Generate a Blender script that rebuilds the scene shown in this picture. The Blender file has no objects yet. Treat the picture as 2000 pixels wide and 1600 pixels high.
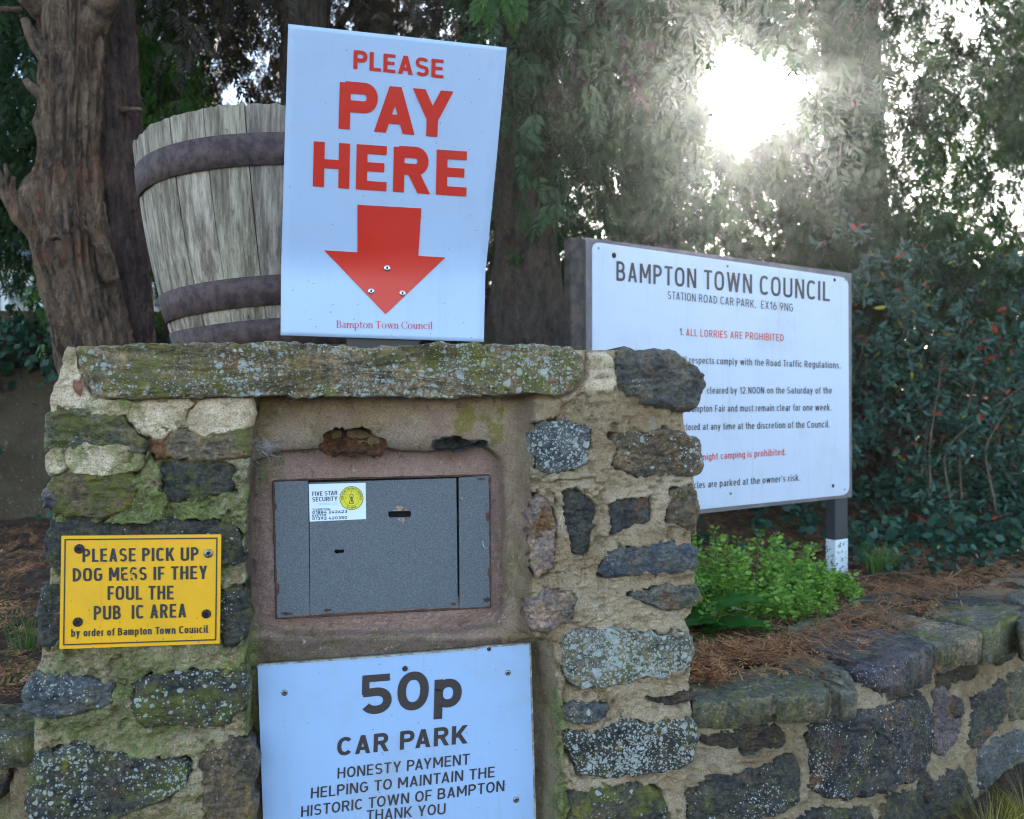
import bpy, math, random
import numpy as np
from mathutils import Vector
from mathutils.geometry import tessellate_polygon
random.seed(7); RNG = np.random.default_rng(11)
C = bpy.context.scene.collection
SC = bpy.context.scene
# ---------------------------------------------------------------- camera
F = 1700.0; CX, HY = 1000.0, 790.0; CZ = 1.12
cd = bpy.data.cameras.new('camera'); cam = bpy.data.objects.new('camera', cd); C.objects.link(cam)
cam.location = (0, 0, CZ); cam.rotation_euler = (math.radians(90), 0, 0)
cd.sensor_width = 36; cd.lens = 36*F/2000; cd.shift_y = -0.005
cd.clip_start = 0.05; cd.clip_end = 600
cd.dof.use_dof = True; cd.dof.focus_distance = 1.78; cd.dof.aperture_fstop = 4.8; cd.dof.aperture_blades = 0
SC.camera = cam
# ---------------------------------------------------------------- sky and sun
SUN_AZ = math.atan2(460, F); SUN_EL = math.atan2(610, math.hypot(F, 460))
sd = Vector((math.sin(SUN_AZ)*math.cos(SUN_EL), math.cos(SUN_AZ)*math.cos(SUN_EL), math.sin(SUN_EL)))
w = bpy.data.worlds.new('World'); SC.world = w; w.use_nodes = True
nt = w.node_tree; nt.nodes.clear()
out = nt.nodes.new('ShaderNodeOutputWorld'); bg = nt.nodes.new('ShaderNodeBackground')
sky = nt.nodes.new('ShaderNodeTexSky'); sky.sky_type = 'NISHITA'; sky.sun_disc = False
sky.sun_elevation = SUN_EL; sky.sun_rotation = SUN_AZ; sky.dust_density = 0.6; sky.ozone_density = 1.3; sky.air_density = 1.0
bg.inputs[1].default_value = 0.13
# bright air right round the sun (circumsolar glow), a function of the angle to the sun
tc = nt.nodes.new('ShaderNodeTexCoord')
dt = nt.nodes.new('ShaderNodeVectorMath'); dt.operation = 'DOT_PRODUCT'; dt.inputs[1].default_value = sd
nt.links.new(tc.outputs['Generated'], dt.inputs[0])
ac = nt.nodes.new('ShaderNodeMath'); ac.operation = 'ARCCOSINE'; nt.links.new(dt.outputs['Value'], ac.inputs[0])
rp = nt.nodes.new('ShaderNodeValToRGB')
rp.color_ramp.elements[0].position = 0.0; rp.color_ramp.elements[0].color = (1, 1, 1, 1)
rp.color_ramp.elements[1].position = 1.0; rp.color_ramp.elements[1].color = (0, 0, 0, 1)
for pos, v in ((0.21, 0.8), (0.25, 0.10), (0.45, 0.012)):
    e = rp.color_ramp.elements.new(pos); e.color = (v, v*0.97, v*0.92, 1)
ms = nt.nodes.new('ShaderNodeMath'); ms.operation = 'MULTIPLY'; ms.inputs[1].default_value = 1/0.25
nt.links.new(ac.outputs[0], ms.inputs[0]); nt.links.new(ms.outputs[0], rp.inputs[0])
bg2 = nt.nodes.new('ShaderNodeBackground'); bg2.inputs[1].default_value = 14.0
nt.links.new(rp.outputs[0], bg2.inputs[0])
ad = nt.nodes.new('ShaderNodeAddShader')
nt.links.new(sky.outputs[0], bg.inputs[0]); nt.links.new(bg.outputs[0], ad.inputs[0]); nt.links.new(bg2.outputs[0], ad.inputs[1])
nt.links.new(ad.outputs[0], out.inputs[0])
sl = bpy.data.lights.new('sun', 'SUN'); sl.energy = 2.8; sl.angle = math.radians(0.5); sl.color = (1, 0.94, 0.84)
so = bpy.data.objects.new('sun', sl); C.objects.link(so); so.rotation_euler = sd.to_track_quat('Z', 'Y').to_euler()
SC.view_settings.view_transform = 'Standard'; SC.view_settings.look = 'None'
SC.view_settings.exposure = 2.5; SC.view_settings.gamma = 1.0
SC.render.use_motion_blur = False; SC.cycles.pixel_filter_type = 'BLACKMAN_HARRIS'; SC.cycles.filter_width = 1.1
SC.cycles.use_denoising = True
SC.cycles.max_bounces = 8; SC.cycles.transparent_max_bounces = 8; SC.cycles.volume_bounces = 0
SC.cycles.use_fast_gi = False
HAZE = 0.0022
# ---------------------------------------------------------------- helpers
def hsh(i, j, k, seed):
    n = (i*374761393 + j*668265263 + k*2147483647 + seed*1274126177) & 0xffffffff
    n = ((n ^ (n >> 13))*1274126177) & 0xffffffff
    n = ((n ^ (n >> 15))*2246822519) & 0xffffffff
    return ((n ^ (n >> 16)) & 0xffff)/32767.5 - 1.0
def vn(P, s=1.0, seed=0):
    P = np.asarray(P, float)*s; I = np.floor(P).astype(np.int64); f = P - I; f = f*f*(3-2*f)
    r = 0
    for a in (0, 1):
        for b in (0, 1):
            for c in (0, 1):
                wt = (f[..., 0] if a else 1-f[..., 0])*(f[..., 1] if b else 1-f[..., 1])*(f[..., 2] if c else 1-f[..., 2])
                r = r + wt*hsh(I[..., 0]+a, I[..., 1]+b, I[..., 2]+c, seed)
    return r
def fbm(P, s=1.0, oct=4, seed=0, gain=0.5):
    r = 0; a = 1; t = 0
    for o in range(oct):
        r = r + a*vn(P, s*2.03**o, seed+o*17); t += a; a *= gain
    return r/t*1.6
def thing(name, label, cat, loc=(0, 0, 0), group=None):
    o = bpy.data.objects.new(name, None); C.objects.link(o); o.location = loc; o.empty_display_size = 0.1
    o['label'] = label; o['category'] = cat
    if group: o['group'] = group
    return o
def base_of(p):
    v = Vector((0, 0, 0))
    while p is not None: v = v + p.location; p = p.parent
    return np.array(v)
def mk(name, V, Fc, mat, parent=None, smooth=True, col=None, props=None, attrs=None, uvattr=None):
    V = np.asarray(V, float).reshape(-1, 3)
    if parent is not None: V = V - base_of(parent)
    me = bpy.data.meshes.new(name)
    if isinstance(Fc, np.ndarray):
        n, k = Fc.shape
        me.vertices.add(len(V)); me.vertices.foreach_set('co', V.astype(np.float32).ravel())
        me.loops.add(n*k); me.loops.foreach_set('vertex_index', Fc.astype(np.int32).ravel())
        me.polygons.add(n); me.polygons.foreach_set('loop_start', np.arange(0, n*k, k, dtype=np.int32))
        me.polygons.foreach_set('loop_total', np.full(n, k, dtype=np.int32))
        me.update(calc_edges=True)
    else:
        me.from_pydata(V.tolist(), [], Fc)
    me.validate()
    if smooth: me.polygons.foreach_set('use_smooth', np.ones(len(me.polygons), dtype=bool))
    if attrs:
        for an, av in attrs.items():
            at = me.attributes.new(an, 'FLOAT', 'POINT'); at.data.foreach_set('value', np.asarray(av, np.float32))
    me.materials.append(mat)
    o = bpy.data.objects.new(name, me); C.objects.link(o)
    if parent is not None: o.parent = parent
    if col is not None: o.color = (*col, 1)
    if props:
        for k_, v_ in props.items(): o[k_] = v_
    return o
def tag(o, label=None, cat=None, group=None, kind=None):
    for k, v in (('label', label), ('category', cat), ('group', group), ('kind', kind)):
        if v: o[k] = v
    return o
def ray(px, py): return np.array([(px-CX)/F, 1.0, (HY-py)/F])
def grid_faces(nr, nc, wrap=False):
    r = np.arange(nr-1)[:, None]; c = np.arange(nc if wrap else nc-1)[None, :]
    c2 = (c+1) % nc
    a = r*nc+c; b = r*nc+c2; d = (r+1)*nc+c2; e = (r+1)*nc+c
    return np.stack([a, b, d, e], -1).reshape(-1, 4)
def join(parts):
    V = []; Fs = []; n = 0
    for v, f in parts:
        V.append(np.asarray(v, float).reshape(-1, 3)); Fs += [tuple(int(i)+n for i in q) for q in f]; n += len(V[-1])
    return np.concatenate(V), Fs
def boxvf(c, ax, ay, az, bev=0.0):
    """box: centre, half-axis vectors; a small chamfer"""
    c = np.array(c, float); A = [np.array(a, float) for a in (ax, ay, az)]
    L = [np.linalg.norm(a) for a in A]
    V = []; idx = {}
    if bev <= 0:
        for i in (-1, 1):
            for j in (-1, 1):
                for k in (-1, 1): V.append(c+i*A[0]+j*A[1]+k*A[2])
        return np.array(V), [(0, 1, 3, 2), (4, 6, 7, 5), (0, 4, 5, 1), (2, 3, 7, 6), (0, 2, 6, 4), (1, 5, 7, 3)]
    for i in (-1, 1):
        for j in (-1, 1):
            for k in (-1, 1):
                for m in range(3):
                    s = [1-bev/L[q] if q != m else 1 for q in range(3)]
                    idx[(i, j, k, m)] = len(V); V.append(c+i*s[0]*A[0]+j*s[1]*A[1]+k*s[2]*A[2])
    Fs = []
    def f(keys): Fs.append(tuple(idx[k] for k in keys))
    for s in (-1, 1):
        f([(s, -1, -1, 0), (s, 1, -1, 0), (s, 1, 1, 0), (s, -1, 1, 0)][::s])
        f([(-1, s, -1, 1), (1, s, -1, 1), (1, s, 1, 1), (-1, s, 1, 1)][::-s])
        f([(-1, -1, s, 2), (1, -1, s, 2), (1, 1, s, 2), (-1, 1, s, 2)][::s])
    for a in (-1, 1):
        for b in (-1, 1):
            f([(a, b, -1, 0), (a, b, -1, 1), (a, b, 1, 1), (a, b, 1, 0)][::-a*b])
            f([(a, -1, b, 0), (a, -1, b, 2), (a, 1, b, 2), (a, 1, b, 0)][::a*b])
            f([(-1, a, b, 1), (-1, a, b, 2), (1, a, b, 2), (1, a, b, 1)][::-a*b])
            for k in (-1, 1): f([(a, b, k, 0), (a, b, k, 1), (a, b, k, 2)][::a*b*k])
    return np.array(V), Fs
def tube(pts, rad, n=8):
    pts = np.asarray(pts, float); m = len(pts); rad = np.broadcast_to(rad, (m,)).astype(float)
    T = np.gradient(pts, axis=0); T /= np.linalg.norm(T, axis=1)[:, None]+1e-9
    up = np.array([0.13, 0.31, 0.94]) if abs(T[0, 2]) < 0.9 else np.array([1.0, 0.1, 0])
    V = []
    for i in range(m):
        a = np.cross(T[i], up); a /= np.linalg.norm(a)+1e-9; b = np.cross(T[i], a)
        for k in range(n):
            t = 2*math.pi*k/n; V.append(pts[i]+rad[i]*(math.cos(t)*a+math.sin(t)*b))
    Fs = [tuple(q) for q in grid_faces(m, n, True)]
    Fs.append(tuple(range(n))[::-1]); Fs.append(tuple((m-1)*n+k for k in range(n)))
    return np.array(V), Fs
# ---------------------------------------------------------------- materials
def M(name):
    m = bpy.data.materials.new(name); m.use_nodes = True; n = m.node_tree; n.nodes.clear()
    o = n.nodes.new('ShaderNodeOutputMaterial'); b = n.nodes.new('ShaderNodeBsdfPrincipled'); n.links.new(b.outputs[0], o.inputs[0])
    return m, n, b, o
class G:
    def __init__(s, n): s.n = n; s.pos = None
    def P(s):
        if s.pos is None: s.pos = s.n.nodes.new('ShaderNodeNewGeometry').outputs['Position']
        return s.pos
    def node(s, t, **k):
        x = s.n.nodes.new(t)
        for a, b in k.items(): setattr(x, a, b)
        return x
    def link(s, a, b): s.n.links.new(a, b)
    def setin(s, x, i, v):
        if hasattr(v, 'node') : s.link(v, x.inputs[i])
        else: x.inputs[i].default_value = v
    def mapv(s, v, sc):
        x = s.node('ShaderNodeMapping'); s.link(v, x.inputs[0]); x.inputs['Scale'].default_value = sc; return x.outputs[0]
    def noise(s, scale, detail=4, rough=0.55, v=None, dist=0.0):
        x = s.node('ShaderNodeTexNoise'); s.link(v or s.P(), x.inputs['Vector'])
        x.inputs['Scale'].default_value = scale; x.inputs['Detail'].default_value = detail; x.inputs['Roughness'].default_value = rough
        x.inputs['Distortion'].default_value = dist
        return x.outputs['Fac']
    def noisec(s, scale, detail=3, v=None):
        x = s.node('ShaderNodeTexNoise'); s.link(v or s.P(), x.inputs['Vector']); x.inputs['Scale'].default_value = scale; x.inputs['Detail'].default_value = detail
        return x.outputs['Color']
    def vor(s, scale, v=None, feat='F1', out='Distance', rnd=1.0):
        x = s.node('ShaderNodeTexVoronoi', feature=feat); s.link(v or s.P(), x.inputs['Vector']); x.inputs['Scale'].default_value = scale
        x.inputs['Randomness'].default_value = rnd
        return x.outputs[out]
    def math(s, op, a, b=0.0, c=0.0, clamp=False):
        x = s.node('ShaderNodeMath', operation=op, use_clamp=clamp)
        s.setin(x, 0, a); s.setin(x, 1, b); s.setin(x, 2, c); return x.outputs[0]
    def ss(s, a, lo, hi):
        x = s.node('ShaderNodeMapRange', interpolation_type='SMOOTHSTEP'); s.setin(x, 0, a); s.setin(x, 1, lo); s.setin(x, 2, hi); return x.outputs[0]
    def mix(s, f, a, b, mode='MIX'):
        x = s.node('ShaderNodeMix', data_type='RGBA', blend_type=mode)
        s.setin(x, 0, f)
        for i, v in ((6, a), (7, b)):
            if hasattr(v, 'node'): s.link(v, x.inputs[i])
            else: x.inputs[i].default_value = (*v, 1)
        return x.outputs[2]
    def ramp(s, f, stops):
        x = s.node('ShaderNodeValToRGB'); s.link(f, x.inputs[0]); e = x.color_ramp.elements
        e[0].position, e[0].color = stops[0][0], (*stops[0][1], 1); e[1].position, e[1].color = stops[-1][0], (*stops[-1][1], 1)
        for p, c in stops[1:-1]:
            q = e.new(p); q.color = (*c, 1)
        return x.outputs[0]
    def attr(s, name, typ='GEOMETRY'):
        x = s.node('ShaderNodeAttribute', attribute_type=typ, attribute_name=name); return x.outputs['Fac']
    def bump(s, h, strength, dist, prev=None):
        x = s.node('ShaderNodeBump'); s.link(h, x.inputs['Height']); x.inputs['Strength'].default_value = strength; x.inputs['Distance'].default_value = dist
        if prev: s.link(prev, x.inputs['Normal'])
        return x.outputs[0]
    def ocol(s): return s.node('ShaderNodeObjectInfo').outputs['Color']

def lichen(g, amount, warp=None):
    """pale crusty lichen rosettes of several sizes; returns a mask"""
    nz = g.noisec(60, 2)
    sub = g.node('ShaderNodeVectorMath', operation='MULTIPLY_ADD'); g.link(nz, sub.inputs[0]); sub.inputs[1].default_value = (.012, .012, .012); g.link(g.P(), sub.inputs[2])
    v = sub.outputs[0]
    masks = []
    for sc, rr, pat in ((45, 0.30, 5), (95, 0.34, 7), (210, 0.50, 9)):
        x = g.node('ShaderNodeTexVoronoi'); g.link(v, x.inputs['Vector']); x.inputs['Scale'].default_value = sc
        rnd = g.node('ShaderNodeSeparateColor'); g.link(x.outputs['Color'], rnd.inputs[0])
        patch = g.noise(pat, 2, 0.5)
        # radius depends on the cell, on a patchy noise and on the stone's own amount
        r = g.math('MULTIPLY', g.math('SUBTRACT', g.math('ADD', g.math('MULTIPLY', patch, 1.8), g.math('MULTIPLY', rnd.outputs[0], 0.75)), g.math('SUBTRACT', 1.82, amount)), rr/0.6)
        masks.append(g.ss(g.math('SUBTRACT', r, x.outputs['Distance']), 0.0, 0.06))
    return g.math('MAXIMUM', g.math('MAXIMUM', masks[0], masks[1]), masks[2])
def make_stone():
    m, n, b, o = M('stone'); g = G(n)
    base = g.ocol()
    lay = g.noise(9, 5, 0.65, v=g.mapv(g.P(), (1, 1, 3.2)), dist=0.6)
    fine = g.noise(130, 4, 0.7)
    mot = g.noise(26, 5, 0.7, dist=.5)
    c = g.mix(g.ss(lay, 0.35, 0.68), base, (0.10, 0.085, 0.06), 'MIX')
    c = g.mix(0.62, base, c)
    c = g.mix(1.0, c, g.ramp(mot, [(0.3, (0.38, 0.42, 0.5)), (0.48, (1, 1, 1)), (0.62, (1.55, 1.35, 1.1)), (0.75, (1.9, 1.7, 1.5))]), 'MULTIPLY')
    warm = g.ss(g.noise(14, 3, 0.6), 0.56, 0.72)
    c = g.mix(g.math('MULTIPLY', warm, g.attr('warm', 'OBJECT')), c, (0.25, 0.12, 0.055))
    c = g.mix(1.0, c, g.ramp(fine, [(0.28, (0.3, 0.3, 0.3)), (0.5, (1, 1, 1)), (0.74, (1.9, 1.85, 1.8))]), 'MULTIPLY')
    # moss: broad soft growth and small specks
    mo = g.attr('moss', 'OBJECT')
    mn = g.math('ADD', g.math('MULTIPLY', g.noise(11, 5, 0.7), 0.75), g.math('MULTIPLY', g.noise(70, 3, 0.7), 0.25))
    mm = g.ss(g.math('ADD', mn, g.math('MULTIPLY', mo, 0.22)), 0.60, 0.76)
    mc = g.mix(g.noise(35, 3), (0.10, 0.10, 0.025), (0.33, 0.31, 0.06))
    c = g.mix(g.math('MULTIPLY', mm, 0.85), c, mc)
    ye = g.ss(g.math('ADD', g.noise(24, 4, 0.7), g.math('MULTIPLY', mo, 0.10)), 0.66, 0.74)
    c = g.mix(g.math('MULTIPLY', ye, 0.8), c, (0.36, 0.28, 0.03))
    li = lichen(g, g.attr('lichen', 'OBJECT'))
    lc = g.mix(g.noise(90, 2), (0.40, 0.40, 0.35), (0.76, 0.76, 0.70))
    c = g.mix(g.math('MULTIPLY', li, 0.92), c, lc)
    g.link(c, b.inputs['Base Color'])
    rg = g.math('ADD', 0.42, g.math('MULTIPLY', g.math('MAXIMUM', li, mm), 0.45)); g.link(rg, b.inputs['Roughness'])
    b.inputs['Specular IOR Level'].default_value = 0.22
    h1 = g.bump(g.noise(34, 6, 0.75, v=g.mapv(g.P(), (1, 1, 2.2))), 1.0, 0.02)
    h2 = g.bump(fine, 0.8, 0.0035, h1); h3 = g.bump(li, 0.6, 0.0012, h2); h4 = g.bump(g.math('MULTIPLY', mm, g.noise(260, 3, .7)), 0.8, 0.004, h3)
    g.link(h4, b.inputs['Normal'])
    return m
STONE = make_stone()
def make_mortar():
    m, n, b, o = M('mortar'); g = G(n)
    sand = g.noise(320, 3, 0.75)
    big = g.noise(7, 5, 0.65, dist=0.4)
    c = g.mix(g.ss(big, 0.32, 0.7), (0.50, 0.32, 0.18), (0.80, 0.59, 0.39))
    st = g.ss(g.noise(16, 5, 0.7, v=g.mapv(g.P(), (1, 1, 4))), 0.55, 0.75)
    c = g.mix(g.math('MULTIPLY', st, 0.55), c, (0.17, 0.10, 0.045))
    c = g.mix(g.math('MULTIPLY', g.ss(g.noise(26, 4, .7), .58, .7), 0.4), c, (0.60, 0.56, 0.46))
    # pink render in the niche
    pk = g.attr('pink')
    pc = g.mix(g.noise(18, 5, .6), (0.38, 0.21, 0.165), (0.62, 0.40, 0.33))
    c = g.mix(pk, c, pc)
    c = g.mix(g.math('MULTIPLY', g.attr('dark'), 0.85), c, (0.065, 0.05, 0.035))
    # damp green growth
    mo = g.attr('moss')
    mn = g.math('ADD', g.math('MULTIPLY', g.noise(8, 6, 0.75), 0.7), g.math('MULTIPLY', g.noise(90, 3, 0.7), 0.3))
    mm = g.ss(g.math('ADD', mn, g.math('MULTIPLY', mo, 0.30)), 0.60, 0.80)
    mc = g.mix(g.ss(g.noise(45, 4, .7), .35, .65), (0.13, 0.14, 0.04), (0.34, 0.39, 0.11))
    c = g.mix(g.math('MULTIPLY', mm, 0.88), c, mc)
    ye = g.ss(g.math('ADD', g.noise(20, 4, 0.7), g.math('MULTIPLY', g.attr('yellow'), 0.2)), 0.68, 0.78)
    c = g.mix(g.math('MULTIPLY', ye, 0.75), c, (0.36, 0.29, 0.05))
    go = g.ss(g.noise(48, 6, .75, dist=.6), .56, .66)
    c = g.mix(g.math('MULTIPLY', go, .55), c, (0.16, 0.11, 0.065))
    c = g.mix(g.math('MULTIPLY', g.ss(g.noise(75, 4, .75), .60, .68), .5), c, (0.74, 0.68, 0.56))
    pit = g.ss(g.vor(150), 0.16, 0.06); pitn = g.ss(g.noise(22, 3), 0.42, 0.6)
    pit = g.math('MULTIPLY', pit, pitn)
    c = g.mix(g.math('MULTIPLY', pit, 0.75), c, (0.05, 0.04, 0.03))
    c = g.mix(1.0, c, g.ramp(sand, [(0.28, (0.58, 0.56, 0.53)), (0.5, (1, 1, 1)), (0.74, (1.35, 1.35, 1.35))]), 'MULTIPLY')
    g.link(c, b.inputs['Base Color']); b.inputs['Roughness'].default_value = 0.93; b.inputs['Specular IOR Level'].default_value = 0.2
    smooth = g.math('SUBTRACT', 1.0, g.math('MULTIPLY', pk, 0.65))
    h1 = g.node('ShaderNodeBump'); g.link(g.noise(55, 6, 0.75), h1.inputs['Height']); g.link(smooth, h1.inputs['Strength']); h1.inputs['Distance'].default_value = 0.016
    h2 = g.bump(sand, 1.0, 0.006, h1.outputs[0]); h3 = g.bump(g.math('SUBTRACT', 1.0, pit), 0.8, 0.003, h2)
    h4 = g.bump(g.math('MULTIPLY', mm, g.noise(240, 3, .7)), 0.9, 0.006, h3)
    g.link(h4, b.inputs['Normal'])
    return m
MORTAR = make_mortar()
def make_render_piece():
    m, n, b, o = M('pale_mortar'); g = G(n)
    big = g.noise(13, 5, 0.65)
    c = g.mix(g.ss(big, 0.35, 0.65), (0.40, 0.27, 0.155), (0.72, 0.54, 0.37))
    mm = g.ss(g.math('ADD', g.noise(16, 5, .75), g.math('MULTIPLY', g.attr('moss', 'OBJECT'), 0.3)), 0.58, 0.74)
    c = g.mix(g.math('MULTIPLY', mm, 0.75), c, g.mix(g.noise(50, 3), (0.07, 0.075, 0.02), (0.24, 0.25, 0.05)))
    pit = g.math('MULTIPLY', g.ss(g.vor(170), 0.2, 0.08), g.ss(g.noise(30, 3), 0.4, 0.55))
    c = g.mix(g.math('MULTIPLY', pit, 0.8), c, (0.05, 0.045, 0.035))
    sand = g.noise(330, 3, .75)
    c = g.mix(1.0, c, g.ramp(sand, [(0.28, (0.4, 0.4, 0.4)), (0.5, (1, 1, 1)), (0.74, (1.45, 1.45, 1.45))]), 'MULTIPLY')
    g.link(c, b.inputs['Base Color']); b.inputs['Roughness'].default_value = 0.95
    h = g.bump(g.noise(60, 6, .7), 0.7, 0.006); h = g.bump(sand, 0.7, 0.003, h); h = g.bump(g.math('SUBTRACT', 1.0, pit), 0.8, 0.003, h)
    g.link(h, b.inputs['Normal']); return m
PALE = make_render_piece()
def plain(name, col, rough=0.5, metal=0.0, nz=None, bump=0.0, bs=200, spec=0.5, coat=0):
    m, n, b, o = M(name); g = G(n)
    if nz:
        sc, c2, lo, hi = nz
        g.link(g.mix(g.ss(g.noise(sc, 5, .65), lo, hi), col, c2), b.inputs['Base Color'])
    else: b.inputs['Base Color'].default_value = (*col, 1)
    b.inputs['Roughness'].default_value = rough; b.inputs['Metallic'].default_value = metal; b.inputs['Specular IOR Level'].default_value = spec
    b.inputs['Coat Weight'].default_value = coat
    if bump: g.link(g.bump(g.noise(bs, 4, .6), bump, 0.002), b.inputs['Normal'])
    return m
def sign_mat(name, col, dirt=(0.35, 0.33, 0.3), amt=0.5, rough=0.3, specks=True):
    m, n, b, o = M(name); g = G(n)
    c = g.mix(g.math('MULTIPLY', g.ss(g.noise(5, 6, .7), .45, .8), amt*0.35), col, dirt)
    stv = g.ss(g.noise(55, 4, .6, v=g.mapv(g.P(), (1, 1, .05))), .56, .74); c = g.mix(g.math('MULTIPLY', stv, amt*.28), c, dirt)
    if specks:
        sp = g.math('MULTIPLY', g.ss(g.vor(60), 0.085, 0.05), g.ss(g.noise(30, 2), .45, .52))
        c = g.mix(g.math('MULTIPLY', sp, 0.8), c, (0.05, 0.045, 0.04))
        gr = g.ss(g.noise(240, 3, .8, v=g.mapv(g.P(), (1, 1, .5))), .66, .78); c = g.mix(g.math('MULTIPLY', gr, amt*.35), c, dirt)
    g.link(c, b.inputs['Base Color'])
    g.link(g.math('ADD', rough, g.math('MULTIPLY', g.noise(12, 4), 0.15)), b.inputs['Roughness'])
    g.link(g.bump(g.noise(9, 2), 0.25, 0.004), b.inputs['Normal'])
    return m
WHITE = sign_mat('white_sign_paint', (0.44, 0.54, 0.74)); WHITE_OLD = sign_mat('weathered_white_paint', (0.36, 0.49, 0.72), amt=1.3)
YELLOW = sign_mat('yellow_enamel', (0.90, 0.42, 0.004), dirt=(0.42, 0.24, 0.04), amt=1.2)
RED = sign_mat('red_print', (0.66, 0.026, 0.012), dirt=(0.5, 0.1, 0.08), amt=0.4, specks=False)
BLACK = sign_mat('black_print', (0.022, 0.02, 0.022), dirt=(0.12, 0.1, 0.09), amt=0.8, rough=.45, specks=False)
BROWNP = sign_mat('faded_dark_print', (0.045, 0.03, 0.028), dirt=(0.16, 0.11, 0.09), amt=0.8, rough=.45, specks=False)
def make_steel():
    m, n, b, o = M('grey_hammered_paint'); g = G(n)
    sp = g.noise(420, 2, .6)
    c = g.mix(g.ss(sp, .35, .7), (0.085, 0.092, 0.105), (0.155, 0.165, 0.185))
    rs = g.math('MULTIPLY', g.ss(g.vor(65), 0.13, 0.05), g.ss(g.noise(17, 3), .55, .62))
    c = g.mix(rs, c, (0.13, 0.06, 0.03))
    g.link(c, b.inputs['Base Color']); b.inputs['Roughness'].default_value = 0.5; b.inputs['Metallic'].default_value = 0.15
    g.link(g.bump(sp, 0.5, 0.0012), b.inputs['Normal']); return m
STEEL = make_steel()
RUST = plain('rusty_edge', (0.12, 0.05, 0.03), .9, nz=(60, (0.05, 0.03, 0.025), .4, .6), bump=.7)
HOLLOW_SHADE = plain('hollow_shade', (0.006, 0.006, 0.005), .9)  # near-black colour standing in for the shade inside slots, gaps and holes
SCREW = plain('screw_metal', (0.30, 0.29, 0.27), .45, .9, nz=(150, (0.10, 0.07, 0.05), .45, .7))
SCREWR = plain('rusty_screw', (0.09, 0.055, 0.04), .75, .5, nz=(200, (0.03, 0.02, 0.02), .4, .6), bump=.6)
RIVET = plain('rivet_metal', (0.62, 0.63, 0.65), .3, 1.0)
def make_wood():
    m, n, b, o = M('weathered_oak'); g = G(n)
    at = g.node('ShaderNodeTexCoord')
    v = g.mapv(g.P(), (1, 1, .07)); gr = g.noise(150, 5, .75, v=v); gr2 = g.noise(48, 5, .7, v=v)
    base = g.mix(g.ss(gr2, .35, .65), (0.21, 0.155, 0.11), (0.54, 0.44, 0.34))
    c = g.mix(1.0, base, g.ramp(gr, [(0.3, (0.5, 0.47, 0.43)), (0.5, (1, 1, 1)), (0.75, (1.25, 1.25, 1.25))]), 'MULTIPLY')
    c = g.mix(1.0, c, g.ocol(), 'MULTIPLY')
    ch = g.math('MULTIPLY', g.ss(g.noise(60, 5, .75, v=g.mapv(g.P(), (1, 1, .35))), .58, .66), g.ss(g.noise(6, 2), .45, .6))
    c = g.mix(g.math('MULTIPLY', ch, .7), c, (0.06, 0.065, 0.075))
    g.link(c, b.inputs['Base Color']); b.inputs['Roughness'].default_value = .85
    h = g.bump(gr, 1.0, 0.006); h = g.bump(gr2, .8, 0.008, h); g.link(h, b.inputs['Normal']); return m
WOOD = make_wood()
HOOP = plain('rusted_hoop', (0.06, 0.036, 0.036), .8, .3, nz=(45, (0.14, 0.085, 0.075), .35, .65), bump=.9, bs=260)
def make_bark(name, c1, c2, c3):
    m, n, b, o = M(name); g = G(n)
    v = g.mapv(g.P(), (1, 1, .42)); a = g.noise(15, 6, .7, v=v, dist=.8); f = g.noise(70, 5, .75, v=v)
    ck = g.vor(17, v=v, feat='DISTANCE_TO_EDGE')
    c = g.mix(g.ss(a, .35, .62), c1, c2); c = g.mix(g.math('MULTIPLY', g.ss(g.noise(8, 4, .7, v=g.mapv(g.P(), (1, 1, .5))), .52, .68), .8), c, c3)
    c = g.mix(1.0, c, g.ramp(f, [(0.25, (0.45, 0.42, 0.4)), (0.5, (1, 1, 1)), (0.8, (1.5, 1.45, 1.4))]), 'MULTIPLY')
    g.link(c, b.inputs['Base Color']); b.inputs['Roughness'].default_value = .92
    pl = g.ss(g.noise(22, 5, .7, v=v, dist=1.2), .47, .53); c = g.mix(g.math('MULTIPLY', pl, .45), c, c2); g.link(c, b.inputs['Base Color']); h = g.bump(a, 1, .04); h = g.bump(pl, .9, .012, h); h = g.bump(f, 1, .016, h); g.link(h, b.inputs['Normal']); return m
BARK_L = make_bark('peeling_red_bark', (0.045, 0.026, 0.018), (0.26, 0.155, 0.095), (0.27, 0.10, 0.04))
BARK_SHADE = make_bark('shaded_red_bark', (0.04, 0.024, 0.02), (0.12, 0.062, 0.045), (0.17, 0.07, 0.035))  # darker copy of the red bark, with the second stem's shade in its colour
BARK_B = make_bark('brown_trunk_bark', (0.045, 0.028, 0.02), (0.12, 0.08, 0.055), (0.11, 0.055, 0.03))
def leafmat(name, c1, c2, trans=0.45, red=None, redthr=0.97, rough=.5, yel=None):
    m, n, b, o = M(name); g = G(n)
    r = g.attr('rnd'); c = g.mix(r, c1, c2)
    if yel: c = g.mix(g.math('GREATER_THAN', r, yel[0]), c, yel[1])
    if red: c = g.mix(g.math('GREATER_THAN', r, redthr), c, red)
    g.link(c, b.inputs['Base Color']); b.inputs['Roughness'].default_value = rough; b.inputs['Specular IOR Level'].default_value = .3
    tr = g.node('ShaderNodeBsdfTranslucent'); g.link(g.mix(1.0, c, (1.1, 1.25, 0.7), 'MULTIPLY'), tr.inputs[0])
    mx = g.node('ShaderNodeMixShader'); mx.inputs[0].default_value = trans
    g.link(b.outputs[0], mx.inputs[1]); g.link(tr.outputs[0], mx.inputs[2]); g.link(mx.outputs[0], o.inputs[0])
    return m
CYP = leafmat('cypress_foliage', (0.010, 0.030, 0.010), (0.048, 0.088, 0.022), .32)
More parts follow.
